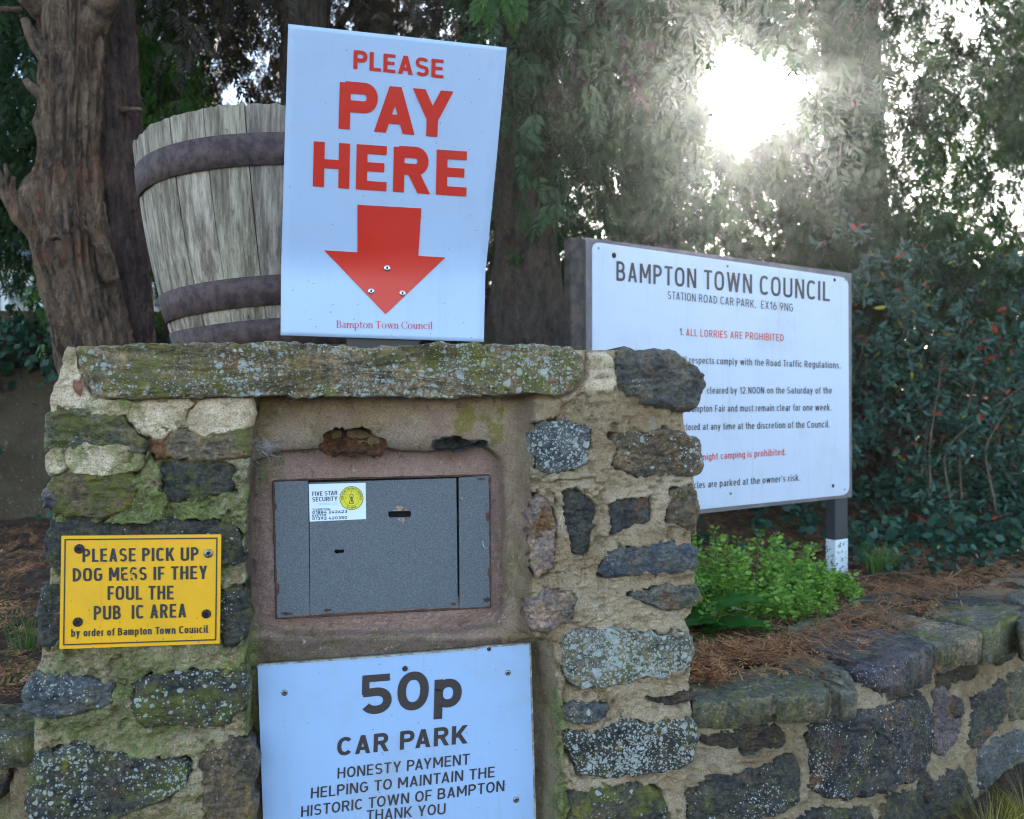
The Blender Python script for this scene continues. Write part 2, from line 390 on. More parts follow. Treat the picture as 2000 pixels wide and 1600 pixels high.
CYP_BR = leafmat('fresh_cypress_foliage', (0.035, 0.10, 0.015), (0.10, 0.20, 0.035), .5)
CYP_DK = leafmat('dark_brown_cypress_foliage', (0.022, 0.014, 0.009), (0.055, 0.038, 0.018), .2)  # darker, browner foliage for the left crowns, far wood and undergrowth
SHRUB = leafmat('blue_green_leaf', (0.022, 0.06, 0.04), (0.09, 0.17, 0.13), .25, red=(0.42, 0.05, 0.03), redthr=.975, yel=(.958, (0.32, 0.28, 0.03)), rough=.35)
IVY = leafmat('ivy_leaf', (0.016, 0.05, 0.03), (0.06, 0.13, 0.085), .2, rough=.35)
WEED = leafmat('bright_weed_leaf', (0.08, 0.19, 0.025), (0.32, 0.48, 0.09), .4)
DOCK = leafmat('dock_leaf_green', (0.035, 0.13, 0.018), (0.06, 0.19, 0.03), .35)
GRASS = leafmat('grass_blade', (0.06, 0.15, 0.03), (0.16, 0.26, 0.06), .35)
DRYG = leafmat('dry_grass_blade', (0.20, 0.17, 0.03), (0.42, 0.32, 0.07), .35)
LITTER = leafmat('brown_needle_litter', (0.17, 0.065, 0.025), (0.60, 0.28, 0.12), .1, rough=.8)
TWIG = plain('bare_twig_bark', (0.10, 0.065, 0.04), .8, nz=(60, (0.20, 0.14, 0.09), .4, .6))
# ---------------------------------------------------------------- surfaces things are built on
A13 = math.radians(13)
class Flat:
    """upright plane: path origin + s*u, height z, outward n (towards the car park)"""
    def __init__(s, y0, ang=A13, x0=0.0):
        s.o = np.array([x0, y0, 0.0]); s.u = np.array([math.cos(ang), math.sin(ang), 0]); s.w = np.array([math.sin(ang), -math.cos(ang), 0])
    def px(s, px, py, n=0.0):
        r = ray(px, py); o = s.o+s.w*n; c0 = np.array([0, 0, CZ])
        t = ((o-c0)@s.w)/(r@s.w); p = c0+r*t
        return ((p-o)@s.u, p[2])
    def to3(s, a, b, n=0.0):
        a = np.asarray(a, float); b = np.asarray(b, float); n = np.asarray(n, float)
        a, b, n = np.broadcast_arrays(a, b, n)
        return s.o+a[..., None]*s.u+n[..., None]*s.w+b[..., None]*np.array([0, 0, 1.0])
    def p3(s, px, py, n=0.0):
        a, b = s.px(px, py, n); return s.to3(a, b, n)
class Curve:
    def __init__(s, pts):
        pts = np.array(pts, float); m = len(pts); q = []
        P = np.vstack([2*pts[0]-pts[1], pts, 2*pts[-1]-pts[-2]])
        for i in range(1, m):
            p0, p1, p2, p3 = P[i-1], P[i], P[i+1], P[i+2]
            for t in np.linspace(0, 1, 12, endpoint=False):
                q.append(0.5*((2*p1)+(-p0+p2)*t+(2*p0-5*p1+4*p2-p3)*t*t+(-p0+3*p1-3*p2+p3)*t**3))
        q.append(pts[-1]); s.q = np.array(q); d = np.linalg.norm(np.diff(s.q, axis=0), axis=1)
        s.s = np.concatenate([[0], np.cumsum(d)]); T = np.gradient(s.q, axis=0); T /= np.linalg.norm(T, axis=1)[:, None]
        s.N = np.stack([T[:, 1], -T[:, 0]], 1); s.r = s.q[:, 0]/s.q[:, 1]; s.L = s.s[-1]
    def px(s, px, py, n=0.0):
        r = (px-CX)/F; ss = np.interp(r, s.r, s.s); y = np.interp(ss, s.s, s.q[:, 1]); return (ss, CZ+(HY-py)/F*y)
    def to3(s, a, b, n=0.0):
        a, b, n = np.broadcast_arrays(np.asarray(a, float), np.asarray(b, float), np.asarray(n, float))
        ac = np.clip(a, 0, s.L); ex = a-ac
        x = np.interp(ac, s.s, s.q[:, 0]); y = np.interp(ac, s.s, s.q[:, 1]); nx = np.interp(ac, s.s, s.N[:, 0]); ny = np.interp(ac, s.s, s.N[:, 1])
        return np.stack([x+n*nx-ex*ny, y+n*ny+ex*nx, b], -1)
class Horiz:
    def __init__(s, h): s.h = h
    def px(s, px, py, n=0.0):
        r = ray(px, py); t = (s.h-CZ)/r[2]; return (r[0]*t, r[1]*t)
    def to3(s, a, b, n=0.0):
        a, b, n = np.broadcast_arrays(np.asarray(a, float), np.asarray(b, float), np.asarray(n, float)); return np.stack([a, b, s.h+n], -1)
FRONT = Flat(1.68)
LOWW = Curve([(0.30, 1.77), (0.45, 1.79), (0.665, 1.86), (0.85, 1.99), (1.05, 2.225), (1.58, 2.69), (2.3, 3.2), (4.2, 4.2)])
LEFTW = Flat(1.73, math.radians(8))
def chaikin(p, k=1):
    p = np.asarray(p, float)
    for _ in range(k):
        q = np.roll(p, -1, 0); p = np.stack([p*.8+q*.2, p*.2+q*.8], 1).reshape(-1, 2)
    return p
def resample(p, n):
    p = np.vstack([p, p[:1]]); d = np.linalg.norm(np.diff(p, axis=0), axis=1); s = np.concatenate([[0], np.cumsum(d)])
    t = np.linspace(0, s[-1], n, endpoint=False); return np.stack([np.interp(t, s, p[:, 0]), np.interp(t, s, p[:, 1])], 1), s[-1]
def stone(name, parent, surf, poly, col, proud=.008, depth=.05, bev=.008, rough=.0065, jag=.006, N=120, moss=.2, lich=.3, warm=.5, tilt=(0, 0), mat=None, seed=None, px=True, label=None, facet=1.0, n0=0.0, grow=0.0):
    seed = seed if seed is not None else int(RNG.integers(1, 9999))
    P = np.array([surf.px(x, y, n0) for x, y in poly]) if px else np.array(poly, float)
    P, L = resample(chaikin(P), N)
    if grow:
        T = np.roll(P, -1, 0)-np.roll(P, 1, 0); T /= np.linalg.norm(T, axis=1)[:, None]+1e-9; ar = np.sum(P[:, 0]*np.roll(P[:, 1], -1)-np.roll(P[:, 0], -1)*P[:, 1]); P = P+np.stack([T[:, 1], -T[:, 0]], 1)*grow*(1 if ar > 0 else -1)
    T = np.roll(P, -1, 0)-np.roll(P, 1, 0); T /= np.linalg.norm(T, axis=1)[:, None]+1e-9; Nn = np.stack([T[:, 1], -T[:, 0]], 1)
    area = 0.5*np.sum(P[:, 0]*np.roll(P[:, 1], -1)-np.roll(P[:, 0], -1)*P[:, 1])
    if area < 0: Nn = -Nn; P = P[::-1].copy(); Nn = Nn[::-1].copy()
    q = np.c_[P, np.zeros(N)]
    J = Nn*(jag*(1.1*fbm(q, 26, 3, seed)+.9*fbm(q, 95, 3, seed+5)))[:, None]
    c = P.mean(0); R = np.linalg.norm(P-c, axis=1).mean(); Rl = np.linalg.norm(P-c, axis=1)
    ts = [1.0, 1.0, .985, .965, .94, .91, .875, .84, .80, .755, .71, .66, .61, .56, .51, .455, .40, .34, .28, .22, .16, .10, .05]
    V = []
    for k, t in enumerate(ts):
        Q = c+(P-c)*t+J*t**7
        e = (1-t)*R
        if k == 0: n = np.full(N, -depth)
        else: n = proud-(proud+bev)*np.exp(-e/(bev*.55))*np.ones(N)
        W = np.c_[Q, np.zeros(N)]
        g1 = fbm(W, 16, 3, seed+1); g2 = 1-np.abs(fbm(W*np.array([1, 2.1, 1]), 30, 3, seed+2))*2; g3 = fbm(W, 120, 3, seed+3)
        amp = rough*(0.3 if k < 2 else 1)
        if k > 0: n = n+amp*(g1*.9*facet+g2*.45*facet+g3*.3)+ (Q[:, 0]-c[0])*tilt[0]+(Q[:, 1]-c[1])*tilt[1]
        if k == 0: Q = c+(P+J-c)*.97
        V.append(surf.to3(Q[:, 0], Q[:, 1], n+n0))
    W = np.array([[c[0], c[1], 0]]); n = proud+rough*.9*fbm(W, 16, 3, seed+1)
    V.append(surf.to3(c[0:1], c[1:2], n+n0))
    V.insert(0, surf.to3((c+(P-c)*.9)[:, 0], (c+(P-c)*.9)[:, 1], -depth+n0))
    V = np.concatenate(V); nr = len(ts)+1
    Fs = [tuple(x[::-1]) for x in grid_faces(nr, N, True)]
    ce = nr*N; Fs += [((nr-1)*N+k, (nr-1)*N+(k+1) % N, ce) for k in range(N)]
    Fs = [f[::-1] if len(f) == 4 else f for f in Fs]
    o = mk(name, V, Fs, mat or STONE, parent, True, col, dict(moss=float(moss), lichen=float(lich), warm=float(warm)))
    if label: o['label'] = label
    return o
def sdist(polys, S, Z, pad=.05):
    D = np.full(S.shape, 1.0); idx = np.full(S.shape, -1)
    for pi, p in enumerate(polys):
        p = np.asarray(p); m = (S > p[:, 0].min()-pad) & (S < p[:, 0].max()+pad) & (Z > p[:, 1].min()-pad) & (Z < p[:, 1].max()+pad)
        if not m.any(): continue
        x = S[m]; y = Z[m]; d = np.full(x.shape, 9.0); ins = np.zeros(x.shape, bool)
        for i in range(len(p)):
            a = p[i]; b = p[(i+1) % len(p)]; e = b-a; t = np.clip(((x-a[0])*e[0]+(y-a[1])*e[1])/(e@e+1e-12), 0, 1)
            d = np.minimum(d, np.hypot(x-a[0]-t*e[0], y-a[1]-t*e[1]))
            cr = ((a[1] > y) != (b[1] > y)) & (x < (b[0]-a[0])*(y-a[1])/(b[1]-a[1]+1e-12)+a[0]); ins ^= cr
        d = np.where(ins, -d, d); cur = D[m]; D[m] = np.minimum(cur, d)
    return D
def sstep(x, a, b):
    t = np.clip((x-a)/(b-a), 0, 1); return t*t*(3-2*t)
def ldist(line, X, Y):
    d = np.full(X.shape, 1e9)
    for (ax, ay), (bx, by) in zip(line[:-1], line[1:]):
        ex, ey = bx-ax, by-ay; t = np.clip(((X-ax)*ex+(Y-ay)*ey)/(ex*ex+ey*ey), 0, 1); d = np.minimum(d, np.hypot(X-ax-t*ex, Y-ay-t*ey))
    return d
# stone colours (real-world albedo)
SLATE = (.072, .070, .066); BLUE = (.14, .148, .16); BROWN = (.20, .14, .09); GREY = (.26, .23, .17); DKB = (.07, .05, .04)
PINK = (.42, .29, .24); PURP = (.20, .15, .165); TAN = (.33, .24, .16); OLIVE = (.19, .17, .11); REDB = (.28, .12, .065)

# ================================================================ the ground
def ground_mat(name, c1, c2, c3, sc=9):
    m, n, b, o = M(name); g = G(n)
    c = g.mix(g.ss(g.noise(sc, 6, .7), .35, .65), c1, c2); c = g.mix(g.ss(g.noise(sc*12, 4, .8), .5, .7), c, c3)
    g.link(c, b.inputs['Base Color']); b.inputs['Roughness'].default_value = .95
    h = g.bump(g.noise(sc*3, 6, .8), 1, .03); h = g.bump(g.noise(sc*25, 4, .8), 1, .008, h); g.link(h, b.inputs['Normal']); return m
SOIL = ground_mat('dark_leafy_soil', (.06, .034, .022), (.14, .07, .038), (.28, .14, .07))
TARMAC = ground_mat('car_park_asphalt', (.05, .05, .052), (.075, .073, .07), (.11, .11, .105), 14)
def sheet(name, xs, ys, hf, mat):
    X, Y = np.meshgrid(xs, ys); Z = hf(X, Y); o = mk(name, np.stack([X, Y, Z], -1).reshape(-1, 3), grid_faces(len(ys), len(xs)), mat); tag(o, kind='structure'); return o
xs = np.concatenate([np.linspace(-250, -6, 14), np.linspace(-5, 6, 60), np.linspace(7, 250, 14)])
sheet('ground', xs, np.concatenate([np.linspace(-250, -4, 14), np.linspace(-3, 6, 40), np.linspace(8, 250, 12)]), lambda X, Y: .01*fbm(np.stack([X, Y, X*0], -1), .9, 2, 3), TARMAC)
def wall_y(X):
    xs_ = np.concatenate([[-9], [-.62], [.2], LOWW.q[:, 0], [6, 9]]); ys_ = np.concatenate([[1.73-9*.14+.0], [1.64+.08], [1.80], LOWW.q[:, 1], [5.2, 6.5]])
    return np.interp(X, xs_, ys_)
def bank_h(X, Y):
    P = np.stack([X, Y, X*0], -1)
    back = np.clip(Y-wall_y(X)-.35, 0, 3)
    return .475+.02*fbm(P, 2.3, 4, 9)+.03*back*np.clip((3-X)/3, 0, 1)*.3+.012*fbm(P, 12, 3, 5)
gx = np.concatenate([np.linspace(-30, -3.2, 20), np.linspace(-3, 4.2, 190), np.linspace(4.5, 30, 20)]); gv = np.concatenate([np.linspace(.14, 4.5, 150), np.linspace(4.7, 45, 24)])
GX, GV = np.meshgrid(gx, gv); GY = wall_y(GX)+GV
o = mk('bank', np.stack([GX, GY, bank_h(GX, GY)], -1).reshape(-1, 3), grid_faces(len(gv), len(gx)), SOIL); tag(o, kind='structure')

# ================================================================ the stone pillar
def pxp(surf, L, n=0.0): return [tuple(surf.px(x, y, n)) for x, y in L]
PIL = [  # name, polygon in photo pixels -> (s, z) on the front plane, colour, options
 ('stone', [(95,806),(160,803),(240,812),(262,842),(288,866),(280,888),(240,870),(200,868),(130,878),(92,880),(88,850)], OLIVE, dict(proud=.012, moss=.75, lich=.25, warm=.6, rough=.009)),
 ('stone', [(324,846),(365,836),(440,846),(487,836),(489,862),(484,890),(400,893),(330,893)], TAN, dict(proud=.016, moss=.62, lich=.2, warm=.7, rough=.005)),
 ('stone', [(301,850),(324,838),(330,890),(302,892)], REDB, dict(proud=.004, moss=0, lich=0, warm=1)),
 ('stone', [(95,930),(160,926),(245,932),(262,955),(252,985),(205,1010),(150,1010),(100,990)], BROWN, dict(proud=.008, moss=.8, lich=.25)),
 ('stone', [(86,962),(108,955),(122,970),(112,990),(98,985)], PURP, dict(proud=.014, moss=.1, lich=0)),
 ('stone', [(318,908),(390,903),(460,906),(459,960),(400,966),(332,975),(317,950)], SLATE, dict(proud=.006, moss=.55, lich=.1)),
 ('stone', [(100,1028),(128,1020),(250,1024),(380,1018),(440,1020),(470,1050),(475,1095),(430,1110),(120,1120),(96,1090)], SLATE, dict(proud=.0, moss=.4, lich=.45)),
 ('stone', [(430,1150),(478,1145),(480,1225),(462,1262),(436,1262)], SLATE, dict(proud=.006, moss=.5, lich=.5)),
 ('stone', [(82,1150),(118,1140),(125,1240),(100,1262),(80,1252)], SLATE, dict(proud=.01, moss=.3, lich=.35)),
 ('stone', [(64,1316),(130,1322),(180,1336),(216,1336),(222,1368),(170,1384),(100,1402),(62,1396),(58,1350)], BLUE, dict(proud=.014, moss=.3, lich=.5)),
 ('stone', [(270,1326),(330,1312),(420,1306),(476,1303),(484,1340),(478,1386),(440,1408),(340,1414),(278,1410),(262,1378)], SLATE, dict(proud=.012, moss=.65, lich=.85)),
 ('stone', [(60,1472),(150,1462),(250,1486),(372,1478),(366,1530),(320,1560),(230,1585),(200,1640),(58,1640)], SLATE, dict(proud=.014, moss=.5, lich=.72)),
 ('stone', [(402,1480),(440,1452),(490,1448),(494,1640),(420,1640),(400,1560)], BROWN, dict(proud=.012, moss=.4, lich=.4, warm=1)),
 ('stone', [(1203,690),(1280,690),(1328,702),(1371,728),(1371,762),(1352,799),(1310,796),(1262,788),(1242,772),(1208,765)], (.15,.135,.12), dict(proud=.02, moss=.1, lich=.28, warm=.8, rough=.011, depth=.2)),
 ('stone', [(1042,826),(1090,822),(1150,834),(1152,870),(1136,908),(1108,920),(1052,920),(1040,880)], BLUE, dict(proud=.01, moss=.25, lich=.92)),
 ('stone', [(1188,845),(1250,850),(1300,838),(1346,856),(1371,880),(1366,926),(1300,925),(1240,928),(1190,908),(1206,885)], BROWN, dict(proud=.014, moss=.1, lich=.65, rough=.009)),
 ('stone', [(1103,958),(1126,956),(1162,985),(1152,1030),(1142,1086),(1122,1088),(1110,1040)], SLATE, dict(proud=.004, moss=0, lich=.15, rough=.007)),
 ('stone', [(1195,985),(1230,976),(1268,974),(1265,1018),(1230,1026),(1188,1046),(1198,1012)], (.07,.07,.075), dict(proud=.005, moss=0, lich=.1, warm=.8)),
 ('stone', [(1312,955),(1358,948),(1360,1034),(1325,1024),(1298,1020),(1308,985)], BROWN, dict(proud=.01, moss=.2, lich=.3)),
 ('stone', [(1180,1086),(1205,1072),(1290,1068),(1358,1070),(1358,1114),(1250,1118),(1171,1124)], (.11,.125,.15), dict(proud=.008, moss=.05, lich=.2, rough=.004)),
 ('stone', [(1225,1160),(1300,1146),(1363,1146),(1362,1178),(1290,1190),(1250,1172)], (.19,.17,.15), dict(proud=.01, moss=.35, lich=.35)),
 ('stone', [(1032,1180),(1062,1160),(1120,1160),(1116,1208),(1066,1232),(1032,1226)], PINK, dict(proud=.014, moss=.1, lich=.1, warm=.3, rough=.004)),
 ('stone', [(1042,966),(1076,982),(1083,1040),(1080,1110),(1062,1128),(1040,1126),(1034,1040)], PINK, dict(proud=.006, moss=.25, lich=.2, warm=1)),
 ('stone', [(1112,1246),(1165,1235),(1222,1236),(1290,1238),(1352,1234),(1354,1302),(1250,1320),(1170,1338),(1112,1340),(1098,1300)], GREY, dict(proud=.016, moss=.5, lich=.95)),
 ('stone', [(1097,1376),(1182,1372),(1186,1402),(1150,1410),(1104,1408)], BLUE, dict(proud=.008, moss=.1, lich=.6)),
 ('stone', [(1266,1362),(1350,1350),(1352,1366),(1300,1376)], DKB, dict(proud=.004, moss=.2, lich=.2)),
 ('stone', [(1100,1426),(1140,1432),(1210,1412),(1300,1408),(1355,1394),(1356,1440),(1344,1494),(1250,1508),(1130,1514),(1108,1470)], SLATE, dict(proud=.014, moss=.45, lich=.9)),
 ('stone', [(1112,1548),(1200,1530),(1285,1540),(1302,1590),(1296,1640),(1108,1640)], SLATE, dict(proud=.012, moss=.75, lich=.5)),
 ('stone', [(640,842),(720,836),(760,862),(740,892),(620,892)], REDB, dict(proud=-.0755, moss=.0, lich=0, warm=1, rough=.003, bev=.003)),
 ('stone', [(846,866),(900,858),(952,862),(956,874),(890,884),(850,882)], BLUE, dict(proud=-.072, moss=0, lich=.2, rough=.004, bev=.004)),
]
LEDGE = [(150,676),(150,640),(96,790)]
def edge_l(py): return np.interp(py, [640,690,720,800,850,880,960,990,1030,1095,1180,1290,1330,1400,1480,1600,2100], [134,132,122,97,95,93,88,92,103,98,88,76,62,62,62,48,30])
def edge_r(py): return np.interp(py, [640,690,790,800,850,885,925,1000,1080,1160,1200,1212,1235,1300,1380,1490,1600,2100], [1215,1225,1340,1342,1350,1366,1362,1356,1357,1360,1356,1340,1350,1350,1354,1348,1345,1340])
PTH = thing('stone_pillar', 'rough stone and mortar pillar with a lichened coping slab holding the payment safe', 'pillar', (-.1, 1.9, 0))
rows = np.concatenate([np.linspace(684, 1620, 400), np.linspace(1660, 2060, 20)])
cols = np.linspace(0, 1, 430)
rightpart = None
R_, U_ = np.meshgrid(rows, cols, indexing='ij')
TOPL = lambda x: np.interp(x, [0, 130, 150, 1140, 1150, 1205, 1215, 2000], [692, 690, 745, 745, 686, 686, 735, 740])
PX_ = edge_l(R_)+(edge_r(R_)-edge_l(R_))*U_
PY_ = R_
# front plane coordinates
rx = (PX_-CX)/F; rz = (HY-PY_)/F
den = rx*FRONT.w[0]+FRONT.w[1]; t_ = (FRONT.o@FRONT.w)/den
XX = rx*t_; YY = t_; ZZ = CZ+rz*t_; SS = (XX*FRONT.u[0]+(YY-1.68)*FRONT.u[1])
polys = [np.array(pxp(FRONT, p)) for nme, p, c, k in PIL if k['proud'] > -.01]
D = sdist(polys, SS, ZZ)
Q3 = np.stack([SS, ZZ, SS*0], -1)
big = fbm(Q3, 9, 3, 31); med = fbm(Q3, 38, 4, 41, .6); fin = fbm(Q3, 160, 2, 51)
ridge = fbm(Q3*np.array([.35, 1, 1]), 34, 3, 61)
gou = fbm(Q3, 27, 4, 45, .65); H = .006*big+.0055*med+.0026*fin+.006*ridge-.012*sstep(gou, .25, .6)
lip = np.exp(-np.clip(D-.004, 0, 1)/.009)
H = H+.005*lip*(D > 0)+.003
Dn = D+.0065*fbm(Q3, 55, 3, 71)+.003*fbm(Q3, 150, 2, 72)-.0025
H = H-.026*sstep(-Dn, -.001, .004)
# the niche, in the front plane's own coordinates (traced)
def pxdist(poly): return sdist([np.array(pxp(FRONT, poly))], SS, ZZ, pad=.25)
wob = .004*fbm(Q3, 25, 3, 77)
NI = pxdist([(500,700),(497,772),(490,830),(486,890),(480,1000),(478,1240),(484,1400),(494,2200),(1088,2200),(1092,1500),(1092,1400),(1080,1260),(1040,1236),(1038,1180),(1040,1130),(1032,1040),(1038,960),(1040,880),(1040,790),(1046,700)])+wob
H = H*(1-.75*sstep(-NI, .0, .01))
side = np.where(PX_ > 900, .018, .006)
H = H-.075*sstep(-NI, 0.0, side)
RR = pxdist([(497,905),(540,884),(700,874),(850,886),(960,872),(996,900),(1004,1000),(1004,1200),(985,1240),(900,1256),(560,1262),(492,1240),(482,1200),(480,1000)])
pill = sstep(-RR+wob*.6, .0, .045)
inside = sstep(-RR+wob*.5, 0, .004)
H = H+(-.022*inside+.017*pill*inside)+.0008*fin*inside
# lower recess is a bit deeper, dark mortar beside the payment notice
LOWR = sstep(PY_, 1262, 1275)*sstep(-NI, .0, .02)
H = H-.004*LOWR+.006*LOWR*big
H = H-.06*(pxdist([(541,946),(950,935),(951,1180),(546,1201)]) < 0)
# cracks
for line, wd in (([(172,760),(170,806),(240,812),(262,842),(285,866),(300,886),(282,905),(262,925)], .0035), ([(131,878),(130,925)], .0022), ([(500,775),(492,830),(490,880)], .003),
                 ([(94,926),(160,925),(200,920),(262,926)], .002), ([(1150,690),(1140,745),(1100,775),(1000,776)], .004), ([(1085,1260),(1060,1240),(1110,1330),(1100,1372)], .005), ([(1158,935),(1080,940),(1040,945)], .0015), ([(300,890),(322,905)], .006)):
    pl = [tuple(FRONT.px(a, b)) for a, b in line]; jx = .002*fbm(Q3, 60, 2, 91)
    H = H-.014*np.exp(-(ldist(pl, SS+jx, ZZ+jx)/wd)**2)
# top edge and sides roll back
edge = np.minimum(U_, 1-U_)*.95
H = H-.018*np.exp(-edge/.006)
V = FRONT.to3(SS, ZZ, H)
moss = np.clip(1.0-(PX_-330)/500, 0, 1)*np.interp(PY_, [690, 800, 930, 1020, 1200, 1300, 1500], [.25, .3, .85, .95, .6, .75, .6])
moss = np.where(PX_ > 1000, -.1+.45*sstep(PY_, 1400, 1600), moss)
moss = np.where((NI < 0), np.where(PX_ < 560, .35, np.where(PX_ > 980, .25, 0.0)), moss)
moss = moss+.7*np.exp(-((PX_-1098)/14.)**2)*sstep(PY_, 1290, 1400)+.5*np.exp(-((PX_-484)/12.)**2)*sstep(PY_, 1200, 1300)
pink = np.where(NI < 0, np.clip(inside*1.0+.05+.55*sstep(big+med*.5, -.1, .5)*(PY_ > 800)+.5*sstep(fbm(Q3, 14, 4, 88), .05, .5), 0, 1), 0)*(PY_ < 1285)
edge_shade = .5*np.exp(-np.abs(NI)/.010)*(NI < .002)+.6*np.exp(-np.abs(RR)/.007)*(PY_ < 1270)*(NI < 0)  # shade painted along the edges of the niche and its render frame
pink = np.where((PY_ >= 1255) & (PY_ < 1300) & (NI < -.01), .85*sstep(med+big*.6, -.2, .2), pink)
dark = np.clip(LOWR*.75+np.where((D > 0) & (D < .006), .25, 0), 0, 1)*np.where(PX_ > 1000, .8, 1)+edge_shade
yellow = np.where((PX_ > 900) & (PX_ < 1000) & (PY_ < 870) & (NI < 0), 1.0, 0)+np.where(PX_ > 1030, .3, 0)
Vb = []; 
nr, nc = R_.shape
# wrap: extra columns going back on each side, and a top
bl = V[:, 0]+np.array([-.225, .974, 0])*.95*np.array([1, 1, 0]); br = V[:, -1]+np.array([-.225, .974, 0])*.55
Vall = np.concatenate([bl[:, None], V, br[:, None]], 1)
ext = lambda a: np.concatenate([a[:, :1], a, a[:, -1:]], 1)
att = dict(moss=ext(moss).ravel(), pink=ext(pink).ravel(), dark=ext(dark).ravel(), yellow=ext(yellow).ravel())
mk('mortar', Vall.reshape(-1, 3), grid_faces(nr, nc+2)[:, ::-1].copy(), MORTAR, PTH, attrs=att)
# top bed of mortar
tl = FRONT.p3(132, 700, -.012); tr = FRONT.p3(1222, 700, -.012)
bk = np.array([-.225, .974, 0]); tz = FRONT.px(700, 690)[1]
g1, g2 = np.meshgrid(np.linspace(0, 1, 60), np.linspace(0, 1, 40)); 
base = tl[None, None]*(1-g1[..., None])+tr[None, None]*g1[..., None]; dep = .92-.42*sstep(g1, .55, .8)
TP = base+bk*(g2*dep)[..., None]; zt = tz-.01+.008*fbm(TP, 12, 3, 5)
TP[..., 2] = zt
mk('top_bed', TP.reshape(-1, 3), grid_faces(40, 60), MORTAR, PTH, attrs={k: np.full(2400, v) for k, v in (('moss', .4), ('pink', 0), ('dark', .3), ('yellow', 0))})
for nme, p, c, k in PIL:
    k = dict(k); k['grow'] = .0065 if k['proud'] > -.01 else 0; stone(nme, PTH, FRONT, p, c, **k)
# pieces of pale mortar still clinging to the left of the pillar
for p, ms, pr in (([(134,684),(146,682),(158,748),(174,782),(172,810),(140,808),(94,802),(112,745)], .25, .006), ([(174,783),(262,782),(247,812),(172,809)], .35, .011), ([(264,783),(386,781),(368,803),(362,832),(330,840),(306,855),(276,838),(251,811)], .3, .014),
              ([(390,782),(486,781),(497,800),(488,832),(440,845),(392,849),(365,832),(372,805)], .12, .018), ([(134,872),(190,868),(243,871),(276,890),(270,912),(242,928),(134,925)], .55, .016), ([(95,882),(129,879),(127,924),(95,922)], .5, .012)):
    stone('mortar_piece', PTH, FRONT, p, (.4, .35, .25), proud=pr*.75, bev=.003, rough=.006, jag=.004, moss=ms, lich=0, mat=PALE, facet=.7, grow=.0045, N=150)
stone('mortar_piece', PTH, FRONT, [(1144,684),(1175,680),(1203,690),(1208,768),(1150,772),(1130,768),(1146,730)], (.4, .35, .25), proud=.01, bev=.008, rough=.004, moss=.1, lich=0, mat=PALE, depth=.2)
# coping slab
class Coping(Flat): pass
cop = Flat(1.66)
def coping():
    poly = [(146,681),(152,675),(250,672),(420,668),(620,669),(700,676),(780,675),(860,671),(960,673),(1050,671),(1110,676),(1138,690),(1141,715),(1136,745),(1122,765),(1095,772),(1040,770),(960,772),(900,778),(800,776),(640,779),(500,775),(400,777),(280,781),(200,778),(178,772),(160,745),(158,725),(147,712)]
    o = stone('coping_slab', PTH, cop, poly, (.33, .235, .145), proud=.004, depth=.40, bev=.010, rough=.008, jag=.003, N=420, moss=.66, lich=.84, warm=.8, facet=1.0)
    return o
coping()
# jamb stone faces inside the niche's right side
# ---------------------------------------------------------------- low wall to the right
LW = thing('low_stone_wall', 'low curved garden wall of dark stones in sandy mortar right of the pillar', 'wall', (1.2, 2.3, 0))
WST = [
 ([(1372,1448),(1400,1432),(1470,1426),(1515,1418),(1530,1438),(1520,1456),(1440,1452)], DKB, dict(proud=.006, moss=.1, lich=.1)),
 ([(1438,1460),(1480,1458),(1475,1475),(1450,1472)], SLATE, dict(proud=.004, moss=.1, lich=.5)),
 ([(1348,1540),(1400,1516),(1500,1496),(1530,1478),(1550,1480),(1552,1530),(1545,1570),(1480,1588),(1420,1606),(1348,1610)], SLATE, dict(proud=.016, moss=.3, lich=.5)),
 ([(1580,1420),(1610,1404),(1680,1392),(1760,1366),(1800,1360),(1804,1420),(1800,1500),(1740,1524),(1660,1542),(1610,1550),(1582,1536),(1588,1480)], (.06,.055,.06), dict(proud=.022, moss=.25, lich=.62, warm=.7, rough=.01)),
 ([(1822,1350),(1845,1340),(1848,1372),(1874,1390),(1862,1440),(1840,1474),(1820,1466),(1826,1410)], PURP, dict(proud=.012, moss=.1, lich=.45)),
 ([(1850,1366),(1866,1364),(1874,1384),(1860,1392),(1848,1386)], SLATE, dict(proud=.02, moss=.0, lich=.0)),
 ([(1890,1366),(1930,1346),(1956,1330),(1962,1372),(1948,1414),(1904,1450),(1884,1452),(1888,1410)], SLATE, dict(proud=.014, moss=.2, lich=.45, warm=.9)),
 ([(1968,1320),(2010,1296),(2050,1290),(2050,1380),(1990,1398),(1964,1410)], OLIVE, dict(proud=.012, moss=.3, lich=.4)),
 ([(1905,1470),(1950,1444),(2000,1426),(2040,1420),(2030,1470),(1960,1510),(1912,1538),(1906,1500)], BLUE, dict(proud=.014, moss=.35, lich=.5)),
 ([(1720,1572),(1760,1550),(1800,1536),(1870,1502),(1892,1530),(1890,1590),(1860,1640),(1720,1650)], SLATE, dict(proud=.014, moss=.4, lich=.4)),
 ([(1792,1510),(1806,1514),(1812,1552),(1800,1562),(1788,1540)], DKB, dict(proud=.02, moss=0, lich=0)),
 ([(1560,1600),(1640,1582),(1690,1574),(1700,1650),(1560,1660)], SLATE, dict(proud=.012, moss=.5, lich=.4)),
 ([(1400,1640),(1440,1616),(1540,1598),(1548,1670),(1400,1680)], SLATE, dict(proud=.012, moss=.6, lich=.4)),
 ([(1826,1320),(1870,1300),(1905,1290),(1908,1312),(1860,1334),(1830,1342)], DKB, dict(proud=.004, moss=.1, lich=.2)),
]
sv = np.linspace(.02, LOWW.L, 560); zv = np.linspace(-.15, .50, 170)
